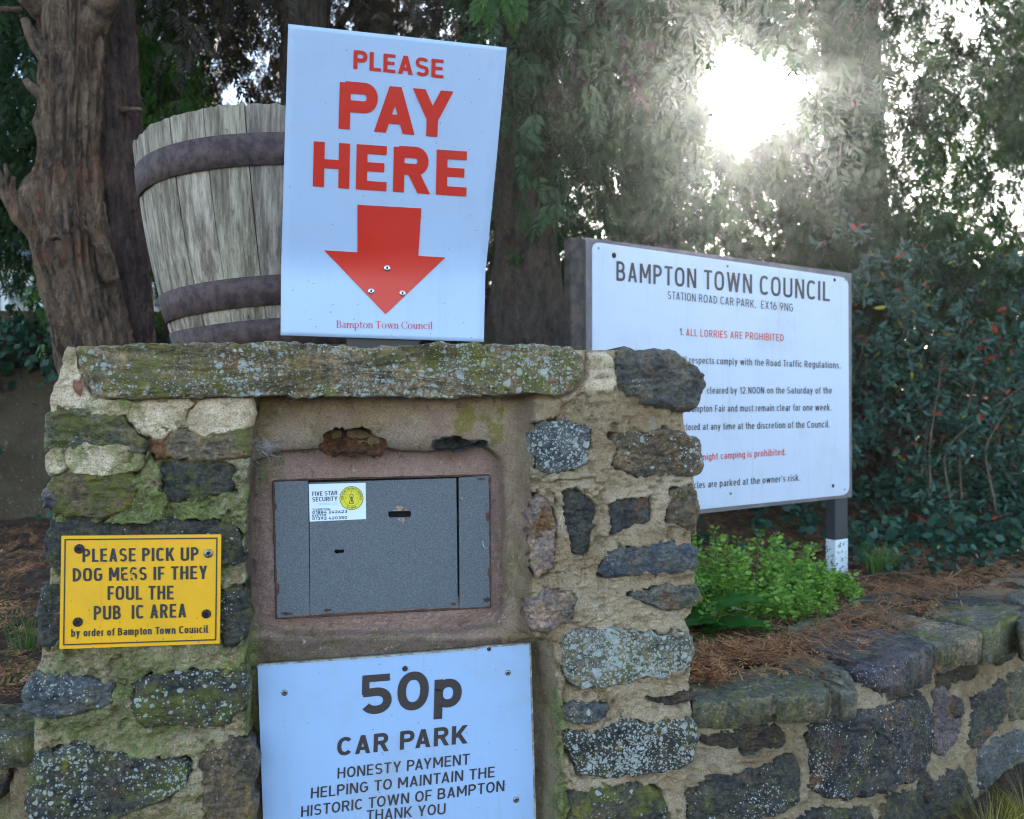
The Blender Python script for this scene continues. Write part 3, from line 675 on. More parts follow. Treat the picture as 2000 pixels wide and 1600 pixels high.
Z2, S2 = np.meshgrid(zv, sv, indexing='ij'); polys = [np.array(pxp(LOWW, p)) for p, c, k in WST]
# more stones beyond the frame, laid in courses
rr = np.random.default_rng(5)
extra = []
s0 = float(LOWW.px(2050, 1400)[0])
for r_ in range(4):
    s = s0+.02+rr.random()*.1
    while s < LOWW.L-.3:
        L = .14+.22*rr.random(); z0 = .02+r_*.105; h = .085
        extra.append([(s, z0+.01*rr.random()), (s+L*.5, z0-.006*rr.random()), (s+L, z0+.012*rr.random()), (s+L-.01, z0+h), (s+L*.5, z0+h+.008*rr.random()), (s+.008, z0+h-.01*rr.random())]); s += L+.03
D = sdist(polys+[np.array(e) for e in extra], S2, Z2); Q3 = np.stack([S2, Z2, S2*0], -1)
med = fbm(Q3, 38, 4, 141, .6); H = .005*fbm(Q3, 9, 3, 131)-.010*sstep(fbm(Q3, 27, 4, 45, .65), .25, .6)+.002*fbm(Q3, 160, 2, 52)+.006*med+.005*fbm(Q3*np.array([.3, 1, 1]), 30, 3, 161)+.004
H = H+.005*np.exp(-np.clip(D-.004, 0, 1)/.009)*(D > 0); H = H-.026*sstep(-(D-.005+.0065*fbm(Q3, 55, 3, 71)), -.001, .004)
V = LOWW.to3(S2, Z2, H); V = np.concatenate([V, LOWW.to3(sv, sv*0+.485, sv*0-.16)[None], LOWW.to3(sv, sv*0+.47, sv*0-.36)[None]], 0)
z_ = np.zeros(V.shape[:2]); PYw = CZ+0*z_
att = dict(moss=np.full(V.shape[:2], .22).ravel(), pink=z_.ravel(), dark=np.full(V.shape[:2], .22).ravel(), yellow=np.full(V.shape[:2], .3).ravel())
mk('mortar', V.reshape(-1, 3), grid_faces(len(zv)+2, len(sv))[:, ::-1].copy(), MORTAR, LW, attrs=att)
for p, c, k in WST: stone('stone', LW, LOWW, p, c, grow=.012, **k)
for e in extra: stone('stone', LW, LOWW, e, random.choice([SLATE, BLUE, BROWN, GREY, DKB]), px=False, N=48, proud=.012, moss=.3, lich=.4)
# coping slabs
TOP = Horiz(.512)
SLB = [
 ([(1330,1322),(1400,1310),(1470,1316),(1512,1352),(1508,1366),(1450,1372),(1390,1376),(1345,1372)], OLIVE, dict(moss=.45, lich=.25, depth=.05)),
 ([(1432,1314),(1500,1303),(1572,1320),(1616,1346),(1600,1362),(1540,1366),(1520,1366),(1482,1334)], OLIVE, dict(moss=.6, lich=.35, depth=.05)),
 ([(1476,1284),(1540,1276),(1600,1288),(1656,1310),(1664,1350),(1640,1352),(1612,1332),(1560,1308)], GREY, dict(moss=.5, lich=.25, depth=.06)),
 ([(1562,1268),(1600,1244),(1660,1232),(1740,1240),(1806,1258),(1822,1272),(1750,1300),(1690,1318),(1676,1304),(1620,1286)], (.15,.125,.13), dict(moss=.42, lich=.3, depth=.075, n=.012)),
 ([(1752,1228),(1790,1228),(1850,1246),(1856,1256),(1832,1262),(1800,1250)], GREY, dict(moss=.5, lich=.2, depth=.05)),
 ([(1690,1206),(1760,1200),(1850,1218),(1918,1232),(1908,1250),(1870,1256),(1846,1240),(1760,1222)], TAN, dict(moss=.3, lich=.5, depth=.06)),
 ([(1800,1196),(1880,1188),(1960,1186),(1988,1196),(1984,1206),(1926,1236),(1900,1226),(1850,1210)], GREY, dict(moss=.6, lich=.3, depth=.09, n=.006)),
 ([(1990,1196),(2070,1172),(2130,1176),(2080,1200),(2000,1232),(1994,1215)], GREY, dict(moss=.3, lich=.3, depth=.09)),
 ([(1530,1232),(1580,1208),(1640,1208),(1660,1226),(1600,1240),(1560,1258)], OLIVE, dict(moss=.4, lich=.2, depth=.04)),
 ([(1640,1200),(1690,1186),(1790,1190),(1780,1198),(1700,1202)], BROWN, dict(moss=.4, lich=.3, depth=.04)),
 ([(1800,1182),(1840,1168),(1900,1166),(1960,1176),(1880,1184)], SLATE, dict(moss=.3, lich=.3, depth=.04)),
 ([(1650,1176),(1700,1164),(1760,1160),(1780,1172),(1720,1180)], SLATE, dict(moss=.3, lich=.3, depth=.04)),
 ([(1780,1158),(1820,1150),(1870,1152),(1860,1162),(1800,1168)], SLATE, dict(moss=.2, lich=.2, depth=.04)),
 ([(1340,1300),(1350,1262),(1400,1262),(1450,1290),(1420,1306),(1360,1312)], OLIVE, dict(moss=.4, lich=.1, depth=.05)),
 ([(1460,1268),(1500,1250),(1550,1262),(1560,1272),(1480,1282)], OLIVE, dict(moss=.4, lich=.15, depth=.05)),
 ([(1960,1166),(2000,1150),(2080,1150),(2060,1166),(2000,1178)], GREY, dict(moss=.3, lich=.2, depth=.05)),
]
for p, c, k in SLB:
    k = dict(k); nn = k.pop('n', 0); stone('coping_slab', LW, TOP, p, c, grow=.007, proud=.002+nn, bev=.005, rough=.0035, jag=.006, warm=.5, **k)
# upright cap stones whose front faces close the gap under the slabs
for p, c, k in (([(1686,1300),(1750,1284),(1812,1262),(1812,1310),(1750,1330),(1690,1352)], (.13,.10,.115), dict(proud=.026, lich=.45, moss=.1, warm=.4)),
            ([(1632,1328),(1660,1320),(1668,1350),(1640,1356)], GREY, dict(proud=.02, lich=.1, moss=.3)),
            ([(1820,1270),(1852,1260),(1864,1284),(1852,1308),(1822,1322)], TAN, dict(proud=.018, lich=.1, moss=.2)),
            ([(1868,1256),(1920,1240),(1922,1270),(1900,1284),(1874,1296)], BROWN, dict(proud=.018, lich=.7, moss=.1)),
            ([(1930,1236),(1984,1204),(1986,1250),(1966,1286),(1938,1300),(1926,1280)], SLATE, dict(proud=.02, lich=.3, moss=.1)),
            ([(1992,1220),(2050,1196),(2050,1240),(2000,1262)], SLATE, dict(proud=.018, lich=.3, moss=.1)),
            ([(1370,1376),(1440,1372),(1510,1370),(1600,1352),(1612,1366),(1540,1388),(1440,1400),(1380,1402)], TAN, dict(proud=.016, lich=.3, moss=.3))):
    stone('cap_stone', LW, LOWW, p, c, **k)
# ---------------------------------------------------------------- low wall to the left
LL = thing('low_stone_wall', 'low end of mossy stone wall left of the pillar at the photo edge', 'wall', (-1.4, 1.6, 0))
zs = np.linspace(-.15, .50, 90); ss_ = np.linspace(-3.2, -.86, 300); Z2, S2 = np.meshgrid(zs, ss_, indexing='ij')
lst = [[(s, z), (s+.1, z-.006), (s+.19, z+.004), (s+.2, z+.09), (s+.1, z+.1), (s+.006, z+.085)] for i, z in enumerate((.02, .14, .26, .38)) for s in np.arange(-3.1+.09*(i % 2), -1.05, .235)]
lst.append([tuple(LEFTW.px(a, b)) for a, b in ((0,1475),(24,1470),(30,1500),(22,1530),(-10,1540))])
D = sdist([np.array(e) for e in lst], S2, Z2); Q3 = np.stack([S2, Z2, S2*0], -1)
H = .006*fbm(Q3, 9, 3, 231)+.005*fbm(Q3, 38, 4, 241, .6)+.004; H = np.where(D < .001, -.02, H)
V = LEFTW.to3(S2, Z2, H); V = np.concatenate([V, LEFTW.to3(ss_, ss_*0+.5, ss_*0-.2)[None], LEFTW.to3(ss_, ss_*0+.46, ss_*0-.3)[None]], 0); n_ = V.shape[0]*V.shape[1]
mk('mortar', V.reshape(-1, 3), grid_faces(len(zs)+2, len(ss_))[:, ::-1].copy(), MORTAR, LL, attrs=dict(moss=np.full(n_, .5), pink=np.zeros(n_), dark=np.full(n_, .2), yellow=np.zeros(n_)))
for e in lst: stone('stone', LL, LEFTW, e, random.choice([SLATE, SLATE, BROWN, OLIVE]), px=False, N=48, proud=.012, moss=.5, lich=.4)
for i in range(8):
    s = -2.9+i*.26; stone('coping_slab', LL, Horiz(.51), [(LEFTW.to3(s, 0)[0]+a, LEFTW.to3(s, 0)[1]+b) for a, b in ((0, -.02), (.24, .0), (.23, .2), (.01, .19))], OLIVE, px=False, proud=.004, N=48, depth=.05, moss=.6, lich=.3)
# ================================================================ flat plates and lettering
def plate2(outer, holes=()):
    loops = [[Vector((x, y, 0)) for x, y in outer]]+[[Vector((x, y, 0)) for x, y in h] for h in holes]
    tr = tessellate_polygon(loops); pts = [tuple(v[:2]) for l in loops for v in l]; return pts, tr
def plate(name, surf, outer, n1, n0, mat, parent=None, holes=(), px=True, nref=None):
    """solid sheet between offsets n0 (back) and n1 (front) on a surface; outlines in pixels or (s, z)"""
    cv = (lambda L: [tuple(surf.px(x, y, nref if nref is not None else n1)) for x, y in L]) if px else (lambda L: list(L))
    O = cv(outer); Hs = [cv(h) for h in holes]; pts, tr = plate2(O, Hs); m = len(pts)
    a = np.array(pts); V = np.concatenate([surf.to3(a[:, 0], a[:, 1], n1), surf.to3(a[:, 0], a[:, 1], n0)])
    Fs = []
    for t in tr:
        p, q, r = (np.array(pts[i]) for i in t); cr = (q-p)[0]*(r-p)[1]-(q-p)[1]*(r-p)[0]
        t = t if cr > 0 else t[::-1]; Fs.append(tuple(t)); Fs.append(tuple(i+m for i in t[::-1]))
    k = 0
    for li, L in enumerate([O]+Hs):
        A = sum(L[i][0]*L[(i+1) % len(L)][1]-L[(i+1) % len(L)][0]*L[i][1] for i in range(len(L)))
        flip = (A > 0) == (li == 0)
        for i in range(len(L)):
            u, v = k+i, k+(i+1) % len(L); Fs.append((u, u+m, v+m, v) if flip else (u, v, v+m, u+m))
        k += len(L)
    return mk(name, V, Fs, mat, parent, smooth=False)
def rrect(q, r, k=5):
    """rounded quad from 4 corner points"""
    q = np.array(q, float); out = []
    for i in range(4):
        p = q[i]; a = q[i-1]-p; b = q[(i+1) % 4]-p; a /= np.linalg.norm(a); b /= np.linalg.norm(b)
        for t in np.linspace(0, 1, k):
            out.append(tuple(p+a*r*(1-t)**2+b*r*t**2))
    return out
def circ(cx, cy, rx, ry=None, n=20): ry = ry or rx; return [(cx+rx*math.cos(2*math.pi*i/n), cy+ry*math.sin(2*math.pi*i/n)) for i in range(n)]
# ---------------------------------------------------------------- a plain signwriter's sans, drawn from strokes
def _rib(P, w, closed=False):
    P = np.array(P, float); n = len(P)
    if closed: T = np.roll(P, -1, 0)-np.roll(P, 1, 0)
    else: T = np.gradient(P, axis=0)
    T /= np.linalg.norm(T, axis=1)[:, None]+1e-9; N = np.stack([-T[:, 1], T[:, 0]], 1)
    a, b = P+N*w/2, P-N*w/2; m = n if closed else n-1
    return [[tuple(b[i]), tuple(b[(i+1) % n]), tuple(a[(i+1) % n]), tuple(a[i])] for i in range(m)]
def _arc(cx, cy, rx, ry, a0, a1, e=2.5, n=22):
    t = np.radians(np.linspace(a0, a1, n)); c, s = np.cos(t), np.sin(t)
    return np.stack([cx+rx*np.sign(c)*np.abs(c)**(2/e), cy+ry*np.sign(s)*np.abs(s)**(2/e)], 1)
def _r(x0, y0, x1, y1): return [[(x0, y0), (x1, y0), (x1, y1), (x0, y1)]]
def _d(x0, y0, x1, y1, w):
    """slanted stem with level cuts; x = centre line"""
    h = w/2*math.hypot(x1-x0, y1-y0)/abs(y1-y0)
    return [[(x0-h, y0), (x0+h, y0), (x1+h, y1), (x1-h, y1)]]
def glyph(ch, w, hw, c, e=2.5):
    """w stem, hw bar thickness, c width of a round capital; returns polygons and advance width (no side bearing)"""
    W = c; X = .74; lc = c*.86; k = hw
    def bowl(x0, x1, y0, y1, a0, a1, ee=e): return _rib(_arc((x0+x1)/2, (y0+y1)/2, (x1-x0)/2-w/2, (y1-y0)/2-w/2, a0, a1, ee), w)
    def O(x1, y0, y1, x0=0): return _rib(_arc((x0+x1)/2, (y0+y1)/2, (x1-x0)/2-w/2, (y1-y0)/2-w/2, 0, 360, e, 40)[:-1], w, True)
    def half(xs, xr, y0, y1):   # P/B/D bowl
        ry = (y1-y0)/2-k/2; rr = min(ry, xr-w/2-xs); cy = (y0+y1)/2
        A = _arc(xr-w/2-rr, cy, rr, ry, -90, 90, 2.2, 16); P = np.vstack([[xs, y0+k/2], A, [xs, y1-k/2]]); return _rib(P, w)
    g = ch
    if g == 'A': return _d(w*.6, 0, W*.53, 1, w)+_d(W*1.06-w*.6, 0, W*.53, 1, w)+_r(W*.25, .20, W*.81, .20+k), W*1.06
    if g == 'B': return _r(0, 0, w, 1)+half(w*.5, W*.93, .5-k*.5, 1)+half(w*.5, W, 0, .5+k*.5), W
    if g == 'C': return bowl(0, W*1.06, 0, 1, 42, 318), W*.98
    if g == 'D': return _r(0, 0, w, 1)+half(w*.5, W*1.04, 0, 1), W*1.04
    if g == 'E': return _r(0, 0, w, 1)+_r(w, 0, W*.84, k)+_r(w, 1-k, W*.83, 1)+_r(w, .5-k*.42, W*.77, .5+k*.58), W*.84
    if g == 'F': return _r(0, 0, w, 1)+_r(w, 1-k, W*.8, 1)+_r(w, .46-k*.42, W*.74, .46+k*.58), W*.8
    if g == 'G': return bowl(0, W*1.06, 0, 1, 42, 340)+_r(W*.56, .5-k*.6, W*1.05, .5+k*.4)+_r(W*1.05-w, .16, W*1.05, .5-k*.6), W*1.06
    if g == 'H': return _r(0, 0, w, 1)+_r(W-w, 0, W, 1)+_r(w, .5-k*.4, W-w, .5+k*.6), W
    if g == 'I': return _r(0, 0, w, 1), w
    if g == 'J': return _r(W*.6-w, .3, W*.6, 1)+bowl(-.1, W*.6, 0, .66, -110, 0), W*.6
    if g == 'K': return _r(0, 0, w, 1)+_d(w*.9, .36, W-w*.45, 1, w)+_d(W-w*.35, 0, w+W*.14, .58, w), W*1.02
    if g == 'L': return _r(0, 0, w, 1)+_r(w, 0, W*.8, k), W*.8
    if g == 'M': return _r(0, 0, w, 1)+_r(W*1.25-w, 0, W*1.25, 1)+_d(W*.625, .26, w*.62, 1, w*.92)+_d(W*.625, .26, W*1.25-w*.62, 1, w*.92), W*1.25
    if g == 'N': return _r(0, 0, w, 1)+_r(W*1.04-w, 0, W*1.04, 1)+_d(W*1.04-w*.66, 0, w*.66, 1, w*.95), W*1.04
    if g == 'O': return O(W*1.1, 0, 1), W*1.1
    if g == 'P': return _r(0, 0, w, 1)+half(w*.5, W*.96, .40, 1), W*.96
    if g == 'R': return _r(0, 0, w, 1)+half(w*.5, W*.96, .42, 1)+_d(W-w*.5, 0, W*.52, .50, w), W*1.0
    if g == 'S' or g == 's':
        t, ww = (1, W*.95) if g == 'S' else (X, lc*.84)
        r1 = (t-k)/4; rx = ww/2-w/2; cx = ww/2
        P = np.vstack([_arc(cx, t-k/2-r1, rx, r1, 28, 180, 2.2, 12), [[cx-rx*.86, t/2+r1*.32], [cx-rx*.35, t/2+.015], [cx+rx*.35, t/2-.015], [cx+rx*.86, t/2-r1*.32]], _arc(cx, k/2+r1, rx, r1, 0, -152, 2.2, 12)]); return _rib(P, (w+k)/2*.98), ww
    if g == 'T': return _r(W*.46-w/2, 0, W*.46+w/2, 1-k)+_r(0, 1-k, W*.92, 1), W*.92
    if g == 'U': P = np.vstack([[w/2, 1], [w/2, .5], _arc(W*.52, W*.42, W*.52-w/2, W*.42-k/2, 180, 360, 2.3, 18), [W*1.04-w/2, .5], [W*1.04-w/2, 1]]); return _rib(P, w), W*1.04
    if g == 'V': return _d(W*.52, 0, w*.6, 1, w)+_d(W*.52, 0, W*1.04-w*.6, 1, w), W*1.04
    if g == 'W': q = W*1.55; return _d(q*.27, 0, w*.55, 1, w)+_d(q*.27, 0, q*.5, 1, w)+_d(q*.73, 0, q*.5, 1, w)+_d(q*.73, 0, q-w*.55, 1, w), q
    if g == 'X': return _d(w*.6, 0, W-w*.6, 1, w)+_d(W-w*.6, 0, w*.6, 1, w), W
    if g == 'Y': return _r(W*.52-w/2, 0, W*.52+w/2, .44)+_d(W*.52, .38, w*.6, 1, w)+_d(W*.52, .38, W*1.04-w*.6, 1, w), W*1.04
    if g == 'Z': return _r(0, 0, W*.9, k)+_r(0, 1-k, W*.9, 1)+_d(w*.6, k, W*.9-w*.6, 1-k, w), W*.9
    D_ = c*.98
    if g == '0': return O(D_, 0, 1), D_
    if g == '1': return _r(D_*.62-w, 0, D_*.62, 1)+_d(w*.5, .68, D_*.62-w*.55, .97, w*.95), D_*.62
    if g == '2': P = np.vstack([_arc(D_*.5, .70, D_*.5-w/2, .30-k/2, 165, -20, 2.2, 14), [[D_*.62, .38], [w*.5, k*.9]]]); return _rib(P, w)+_r(0, 0, D_, k), D_
    if g == '3': return bowl(0, D_*.96, .46, 1, 150, -90, 2.2)+bowl(0, D_, 0, .54, 90, -150, 2.2), D_
    if g == '4': return _r(D_*.60, 0, D_*.60+w, .62)+_r(0, .2, D_, .2+k)+_d(w*.5, .2+k*.4, D_*.58, 1, w), D_
    if g == '5': return _r(w*.15, .50, w*1.0, 1)+_r(w*.15, 1-k, D_*.92, 1)+_rib(np.vstack([[[w*.3, .545]], _arc(D_*.5, .325, D_*.5-w/2, .325-k/2, 105, -150, 2.15, 26)]), w), D_
    if g == '6': return O(D_, 0, .62)+_d(w*.62, .3, D_*.62, 1, w), D_
    if g == '8': return O(D_*.92, .46, 1, D_*.08)+O(D_, 0, .54), D_
    if g == '9': return O(D_, .38, 1)+_d(D_*.38, 0, D_-w*.62, .7, w), D_
    if g == '.': return _r(0, 0, w*1.05, w*1.05), w*1.05
    if g == ',': return _r(0, 0, w, w)+_d(w*.3, -w*.9, w*.6, 0, w*.55), w
    if g == "'": return _r(0, .72, w*.8, 1), w*.8
    A_ = 1.03; q = lc
    if g == 'a': return O(q, 0, X)[:0]+bowl(0, q*.98, 0, X*.62, 0, 360, 2.3)+_r(q*.98-w, 0, q*.98, X*.62)+bowl(.02, q*.98, X*.3, X, 0, 150, 2.3), q*.98
    if g == 'b': return _r(0, 0, w, A_)+O(q, 0, X), q
    if g == 'c': return bowl(0, q, 0, X, 48, 312), q*.9
    if g == 'd': return _r(q-w, 0, q, A_)+O(q, 0, X), q
    if g == 'e': return bowl(0, q, 0, X, 0, 318)+_r(w*.8, X*.5-k*.55, q-w*.3, X*.5+k*.3), q
    if g == 'f': return _r(q*.16, 0, q*.16+w, X*.9)+_rib(_arc(q*.16+w/2+q*.3, X*.98, q*.3, A_-X*.98-k/2, 180, 80, 2.2, 8), w)+_r(0, X-k, q*.56, X), q*.58
    if g == 'g': return _r(q-w, -.1, q, X)+O(q, 0, X)+_rib(_arc(q*.5, -.06, q*.5-w/2, .20-k/2, 0, -140, 2.2, 12), w), q
    if g == 'h': return _r(0, 0, w, A_)+_rib(np.vstack([_arc(q*.5, X*.6, q*.5-w/2, X*.4-k/2, 165, 0, 2.3, 14), [[q-w/2, 0]]]), w), q
    if g == 'i': return _r(0, 0, w, X)+_r(0, A_-w*1.02, w, A_), w
    if g == 'k': return _r(0, 0, w, A_)+_d(w, .28, q-w*.5, X, w)+_d(q-w*.4, 0, w+q*.12, .44, w), q
    if g == 'l': return _r(0, 0, w, A_)+_r(w, 0, w*1.5, k*.9), w*1.5
    if g == 'm': return _r(0, 0, w, X)+_rib(np.vstack([_arc(q*.46, X*.6, q*.46-w/2, X*.4-k/2, 165, 0, 2.3, 12), [[q*.92-w/2, 0]]]), w)+_rib(np.vstack([_arc(q*1.38-w, X*.6, q*.46-w/2, X*.4-k/2, 165, 0, 2.3, 12), [[q*1.84-w*1.5, 0]]]), w), q*1.84-w
    if g == 'n': return _r(0, 0, w, X)+_rib(np.vstack([_arc(q*.5, X*.6, q*.5-w/2, X*.4-k/2, 165, 0, 2.3, 14), [[q-w/2, 0]]]), w), q
    if g == 'o': return O(q, 0, X), q
    if g == 'p': return _r(0, -.28, w, X)+O(q, 0, X), q
    if g == 'r': return _r(0, 0, w, X)+_rib(_arc(q*.42, X*.6, q*.42-w/2, X*.4-k/2, 165, 70, 2.3, 8), w), q*.55
    if g == 't': return _r(q*.16, .16, q*.16+w, X+.2)+_rib(_arc(q*.16+w/2+q*.28, .2, q*.28, .2-k/2, 180, 280, 2.2, 8), w)+_r(0, X-k, q*.56, X), q*.58
    if g == 'u': return _r(q-w, 0, q, X)+_rib(np.vstack([[[w/2, X]], _arc(q*.5, X*.4, q*.5-w/2, X*.4-k/2, 180, 345, 2.3, 14)]), w), q
    if g == 'v': return _d(q*.5, 0, w*.55, X, w)+_d(q*.5, 0, q-w*.55, X, w), q
    if g == 'w': z = q*1.5; return _d(z*.27, 0, w*.5, X, w)+_d(z*.27, 0, z*.5, X, w)+_d(z*.73, 0, z*.5, X, w)+_d(z*.73, 0, z-w*.5, X, w), z
    if g == 'y': return _d(q*.5, 0, w*.55, X, w)+_d(q*.30, -.28, q-w*.55, X, w), q
    return [], 0
def sign_text(txt, w, hw=None, c=.6, gap=.13, e=2.5, space=.3):
    hw = hw or w*.86; out = []; x = 0; KERN = {'PA': -.09, 'AY': -.10, 'LT': -.05, 'TA': -.07, 'AT': -.05, 'YM': .0, 'To': -.08, 'TO': -.02, 'Tr': -.05}
    prev = ''
    for i, ch in enumerate(txt):
        if ch == ' ': x += space; prev = ' '; continue
        ps, ad = glyph(ch, w, hw, c, e); x += KERN.get(prev+ch, 0)*(c/.6); out.append([[(a+x, b) for a, b in p] for p in ps]); x += ad+gap; prev = ch
    return out, x-gap
def lettering(txt, l, r, cap, mapf, mat, parent, off=.13, sp=1.0, up=None, name='lettering', lift=0.0, c=.6, gap=None, hw=None, e=2.5, arc=None, per_letter=False):
    gap = gap if gap is not None else .10+.5*max(0, .16-off)
    gl, Wt = sign_text(txt, off, hw, c, gap, e, .30*c/.6+.04); l = np.array(l, float); r = np.array(r, float); upv = np.array(up if up else (0, -1.0)); V = []; Fs = []; k = 0
    for g_ in gl:
        if per_letter: V = []; Fs = []
        for p in g_:
            A = sum(p[i][0]*p[(i+1) % len(p)][1]-p[(i+1) % len(p)][0]*p[i][1] for i in range(len(p)))
            if A < 0: p = p[::-1]
            b = len(V); k += 1
            for (a, y) in p:
                if arc: q = arc(a/Wt, y*cap)
                else: q = l+a/Wt*(r-l)+y*cap*upv
                V.append(mapf(q[0], q[1], lift+.000012*(k % 9)))
            Fs.append(tuple(range(b, b+4)))
        if per_letter: mk(name, V, Fs, mat, parent, False)
    if not per_letter: return mk(name, V, Fs, mat, parent, False)
def screw(surf, px, py, r, n, mat, parent, name='screw', slot=True, dome=.35):
    s, z = surf.px(px, py, n); V = []; k = 16
    for rad, h in ((1, 0), (1, .25), (.86, .42), (.5, .52), (.18, .46), (.15, .2)):
        for i in range(k): t = 2*math.pi*i/k; V.append(surf.to3(s+r*rad*math.cos(t), z+r*rad*math.sin(t), n+h*r*dome*2))
    Fs = [tuple(f[::-1]) for f in grid_faces(6, k, True)]; Fs = [f[::-1] for f in Fs]; Fs.append(tuple(5*k+i for i in range(k)))
    o = mk(name, V, Fs, mat, parent)
    if slot:
        q = []
        for a in (0.5, 0.5+math.pi/2):
            c = surf.to3(s, z, n+.52*2*dome*r); q.append(boxvf(c, surf.to3(s+r*.55*math.cos(a), z+r*.55*math.sin(a), n)-surf.to3(s, z, n), surf.to3(s-r*.11*math.sin(a), z+r*.11*math.cos(a), n)-surf.to3(s, z, n), surf.w*r*.06))
        v, f = join(q); mk('cross_slot', v, f, HOLLOW_SHADE, o, False)
    return o
# ---------------------------------------------------------------- the safe
SAFE = thing('payment_safe', 'grey hammered steel wall safe with coin slot and keyhole set in the pillar niche', 'safe', tuple(FRONT.p3(745, 1207, -.08)))
ns = -.074
mp = lambda surf, nn: (lambda x, y, lift=0: surf.to3(*surf.px(x, y, nn+lift), nn+lift))
plate('side_panel', FRONT, rrect([(535,941),(602,939),(605,1202),(541,1207)], 4), ns, ns-.05, STEEL, SAFE)
plate('side_panel', FRONT, rrect([(896,933),(955,929),(957,1184),(898,1189)], 4), ns, ns-.05, STEEL, SAFE)
slot = rrect([(758,999),(803,998),(803,1010),(759,1011)], 4); kh = [(654,1074),(657,1073),(660,1074),(672,1073),(672,1080),(661,1081),(657,1082),(654,1080),(653,1077)]
door = plate('door', FRONT, [(604,943),(891,934),(894,1185),(606,1199)], ns+.001, ns-.004, STEEL, SAFE, holes=[slot, kh])
plate('door_rebate', FRONT, [(598,937),(898,930),(901,1190),(602,1206)], ns-.016, ns-.03, HOLLOW_SHADE, SAFE)
import random as _rnd
_rnd.seed(3)
chip = [(765,998),(772,993),(775,989),(780,987),(785,989),(790,992),(796,995),(800,998)]; plate('chipped_paint', FRONT, chip, ns+.0014, ns+.0009, plain('bare_primer', (.36, .26, .20), .8, nz=(200, (.12, .07, .05), .45, .6)), door)
plate('chipped_paint', FRONT, [(776,1012),(796,1012),(790,1017),(788,1023),(784,1019),(778,1016)], ns+.0014, ns+.0009, bpy.data.materials['bare_primer'], door)
for (x, y) in ((598,1203),(640,1201),(700,1197),(760,1195),(830,1191),(880,1188)): pass
# rust seam round the steel
for a, b in (((534,940),(602,937)), ((602,937),(955,928)), ((956,929),(958,1186)), ((958,1186),(540,1208)), ((540,1208),(534,940))):
    m_ = 26; t = np.linspace(0, 1, m_); pts = [FRONT.p3(a[0]+(b[0]-a[0])*q, a[1]+(b[1]-a[1])*q, ns-.001) for q in t]; rd = .0016+.0016*np.abs(fbm(np.array(pts), 60, 3, 5)); v, f = tube(pts, rd, 6); mk('rust_seam', v, f, RUST, SAFE)
for (px_, py_, a_, b_) in ((953, 1010, 4, 12), (955, 1120, 3, 10), (950, 1172, 8, 6), (543, 1150, 3, 14), (538, 990, 3, 9), (560, 1199, 12, 4), (940, 936, 9, 3), (640, 1192, 10, 3), (885, 1180, 7, 3)):
    pl = [(px_+a_*(.55+.6*_rnd.random())*math.cos(t), py_+b_*(.55+.6*_rnd.random())*math.sin(t)) for t in np.linspace(0, 2*math.pi, 14, endpoint=False)]
    plate('rust_patch', FRONT, pl, ns+.0013, ns+.0006, RUST, SAFE)
stk = plate('sticker', FRONT, [(603,946),(714,943),(715,1014),(605,1019)], ns+.0018, ns+.0011, plain('sticker_white', (.80, .84, .88), .35), door)
NAVY = plain('navy_ink', (.012, .008, .09), .4); CYAN = plain('pale_cyan_ink', (.35, .62, .80), .4); YINK = plain('yellow_ink', (.80, .68, .02), .4)
ms_ = mp(FRONT, ns+.0024)
for t, l, r, c, mt, of, cc, gp in (('FIVE STAR', (610,969), (659,967), 8.5, NAVY, .16, .62, .12), ('SECURITY', (610,980), (659,978), 8.5, NAVY, .16, .62, .12), ('SERVICES LTD', (622,987), (659,986), 4.5, CYAN, .12, .6, .12),
      ('TIVERTON', (610,998), (645,997), 4.2, NAVY, .2, .95, .2), ('01884 242623', (610,1004), (678,1002), 5.4, NAVY, .2, .95, .2), ('EXETER', (610,1009.5), (637,1008.5), 4.2, NAVY, .2, .95, .2), ('01392 420350', (610,1016), (678,1013.5), 5.4, NAVY, .2, .95, .2)):
    lettering(t, l, r, c, ms_, mt, stk, of, c=cc, gap=gp)
def ring(cx, cy, ro, ri, n=40): return circ(cx, cy, ro, n=n), circ(cx, cy, ri, n=n)[::-1]
cx0, cy0 = 686.5, 973
plate('seal_disc', FRONT, circ(cx0, cy0, 22.6, n=40), ns+.0022, ns+.0019, YINK, stk)
for ro, ri in ((23.2, 22.2), (15.6, 15.1)):
    a, b = ring(cx0, cy0, ro, ri); plate('seal_ring', FRONT, a, ns+.0025, ns+.0022, NAVY, stk, holes=[b])
def arc_text(txt, a0, a1, rad, cap, out=True):
    def f(u, y): th = a0+(a1-a0)*u; q = rad+y*(1 if out else -1); return (cx0+q*math.cos(th), cy0-q*math.sin(th))
    lettering(txt, (0, 0), (1, 0), cap, ms_, NAVY, stk, .18, c=.6, gap=.14, arc=f)
arc_text('FIVE STAR SECURITY SERVICES', math.radians(192), math.radians(-12), 17, 3.6)
arc_text('Est 1998', math.radians(243), math.radians(297), 20.6, 3.6, False)
for k in range(5):
    a = math.radians([90, 35, -5, 185, 145][k]); c = (cx0+11*math.cos(a), cy0-11*math.sin(a)-1)
    plate('star', FRONT, [(c[0]+(1.5 if i % 2 == 0 else .6)*math.sin(i*math.pi/5), c[1]-(1.5 if i % 2 == 0 else .6)*math.cos(i*math.pi/5)) for i in range(10)], ns+.0025, ns+.0022, NAVY, stk)
a, b = ring(cx0, cy0-4, 4.3, 3.2, 20); plate('keyhole_emblem', FRONT, a, ns+.0026, ns+.0023, NAVY, stk, holes=[b])
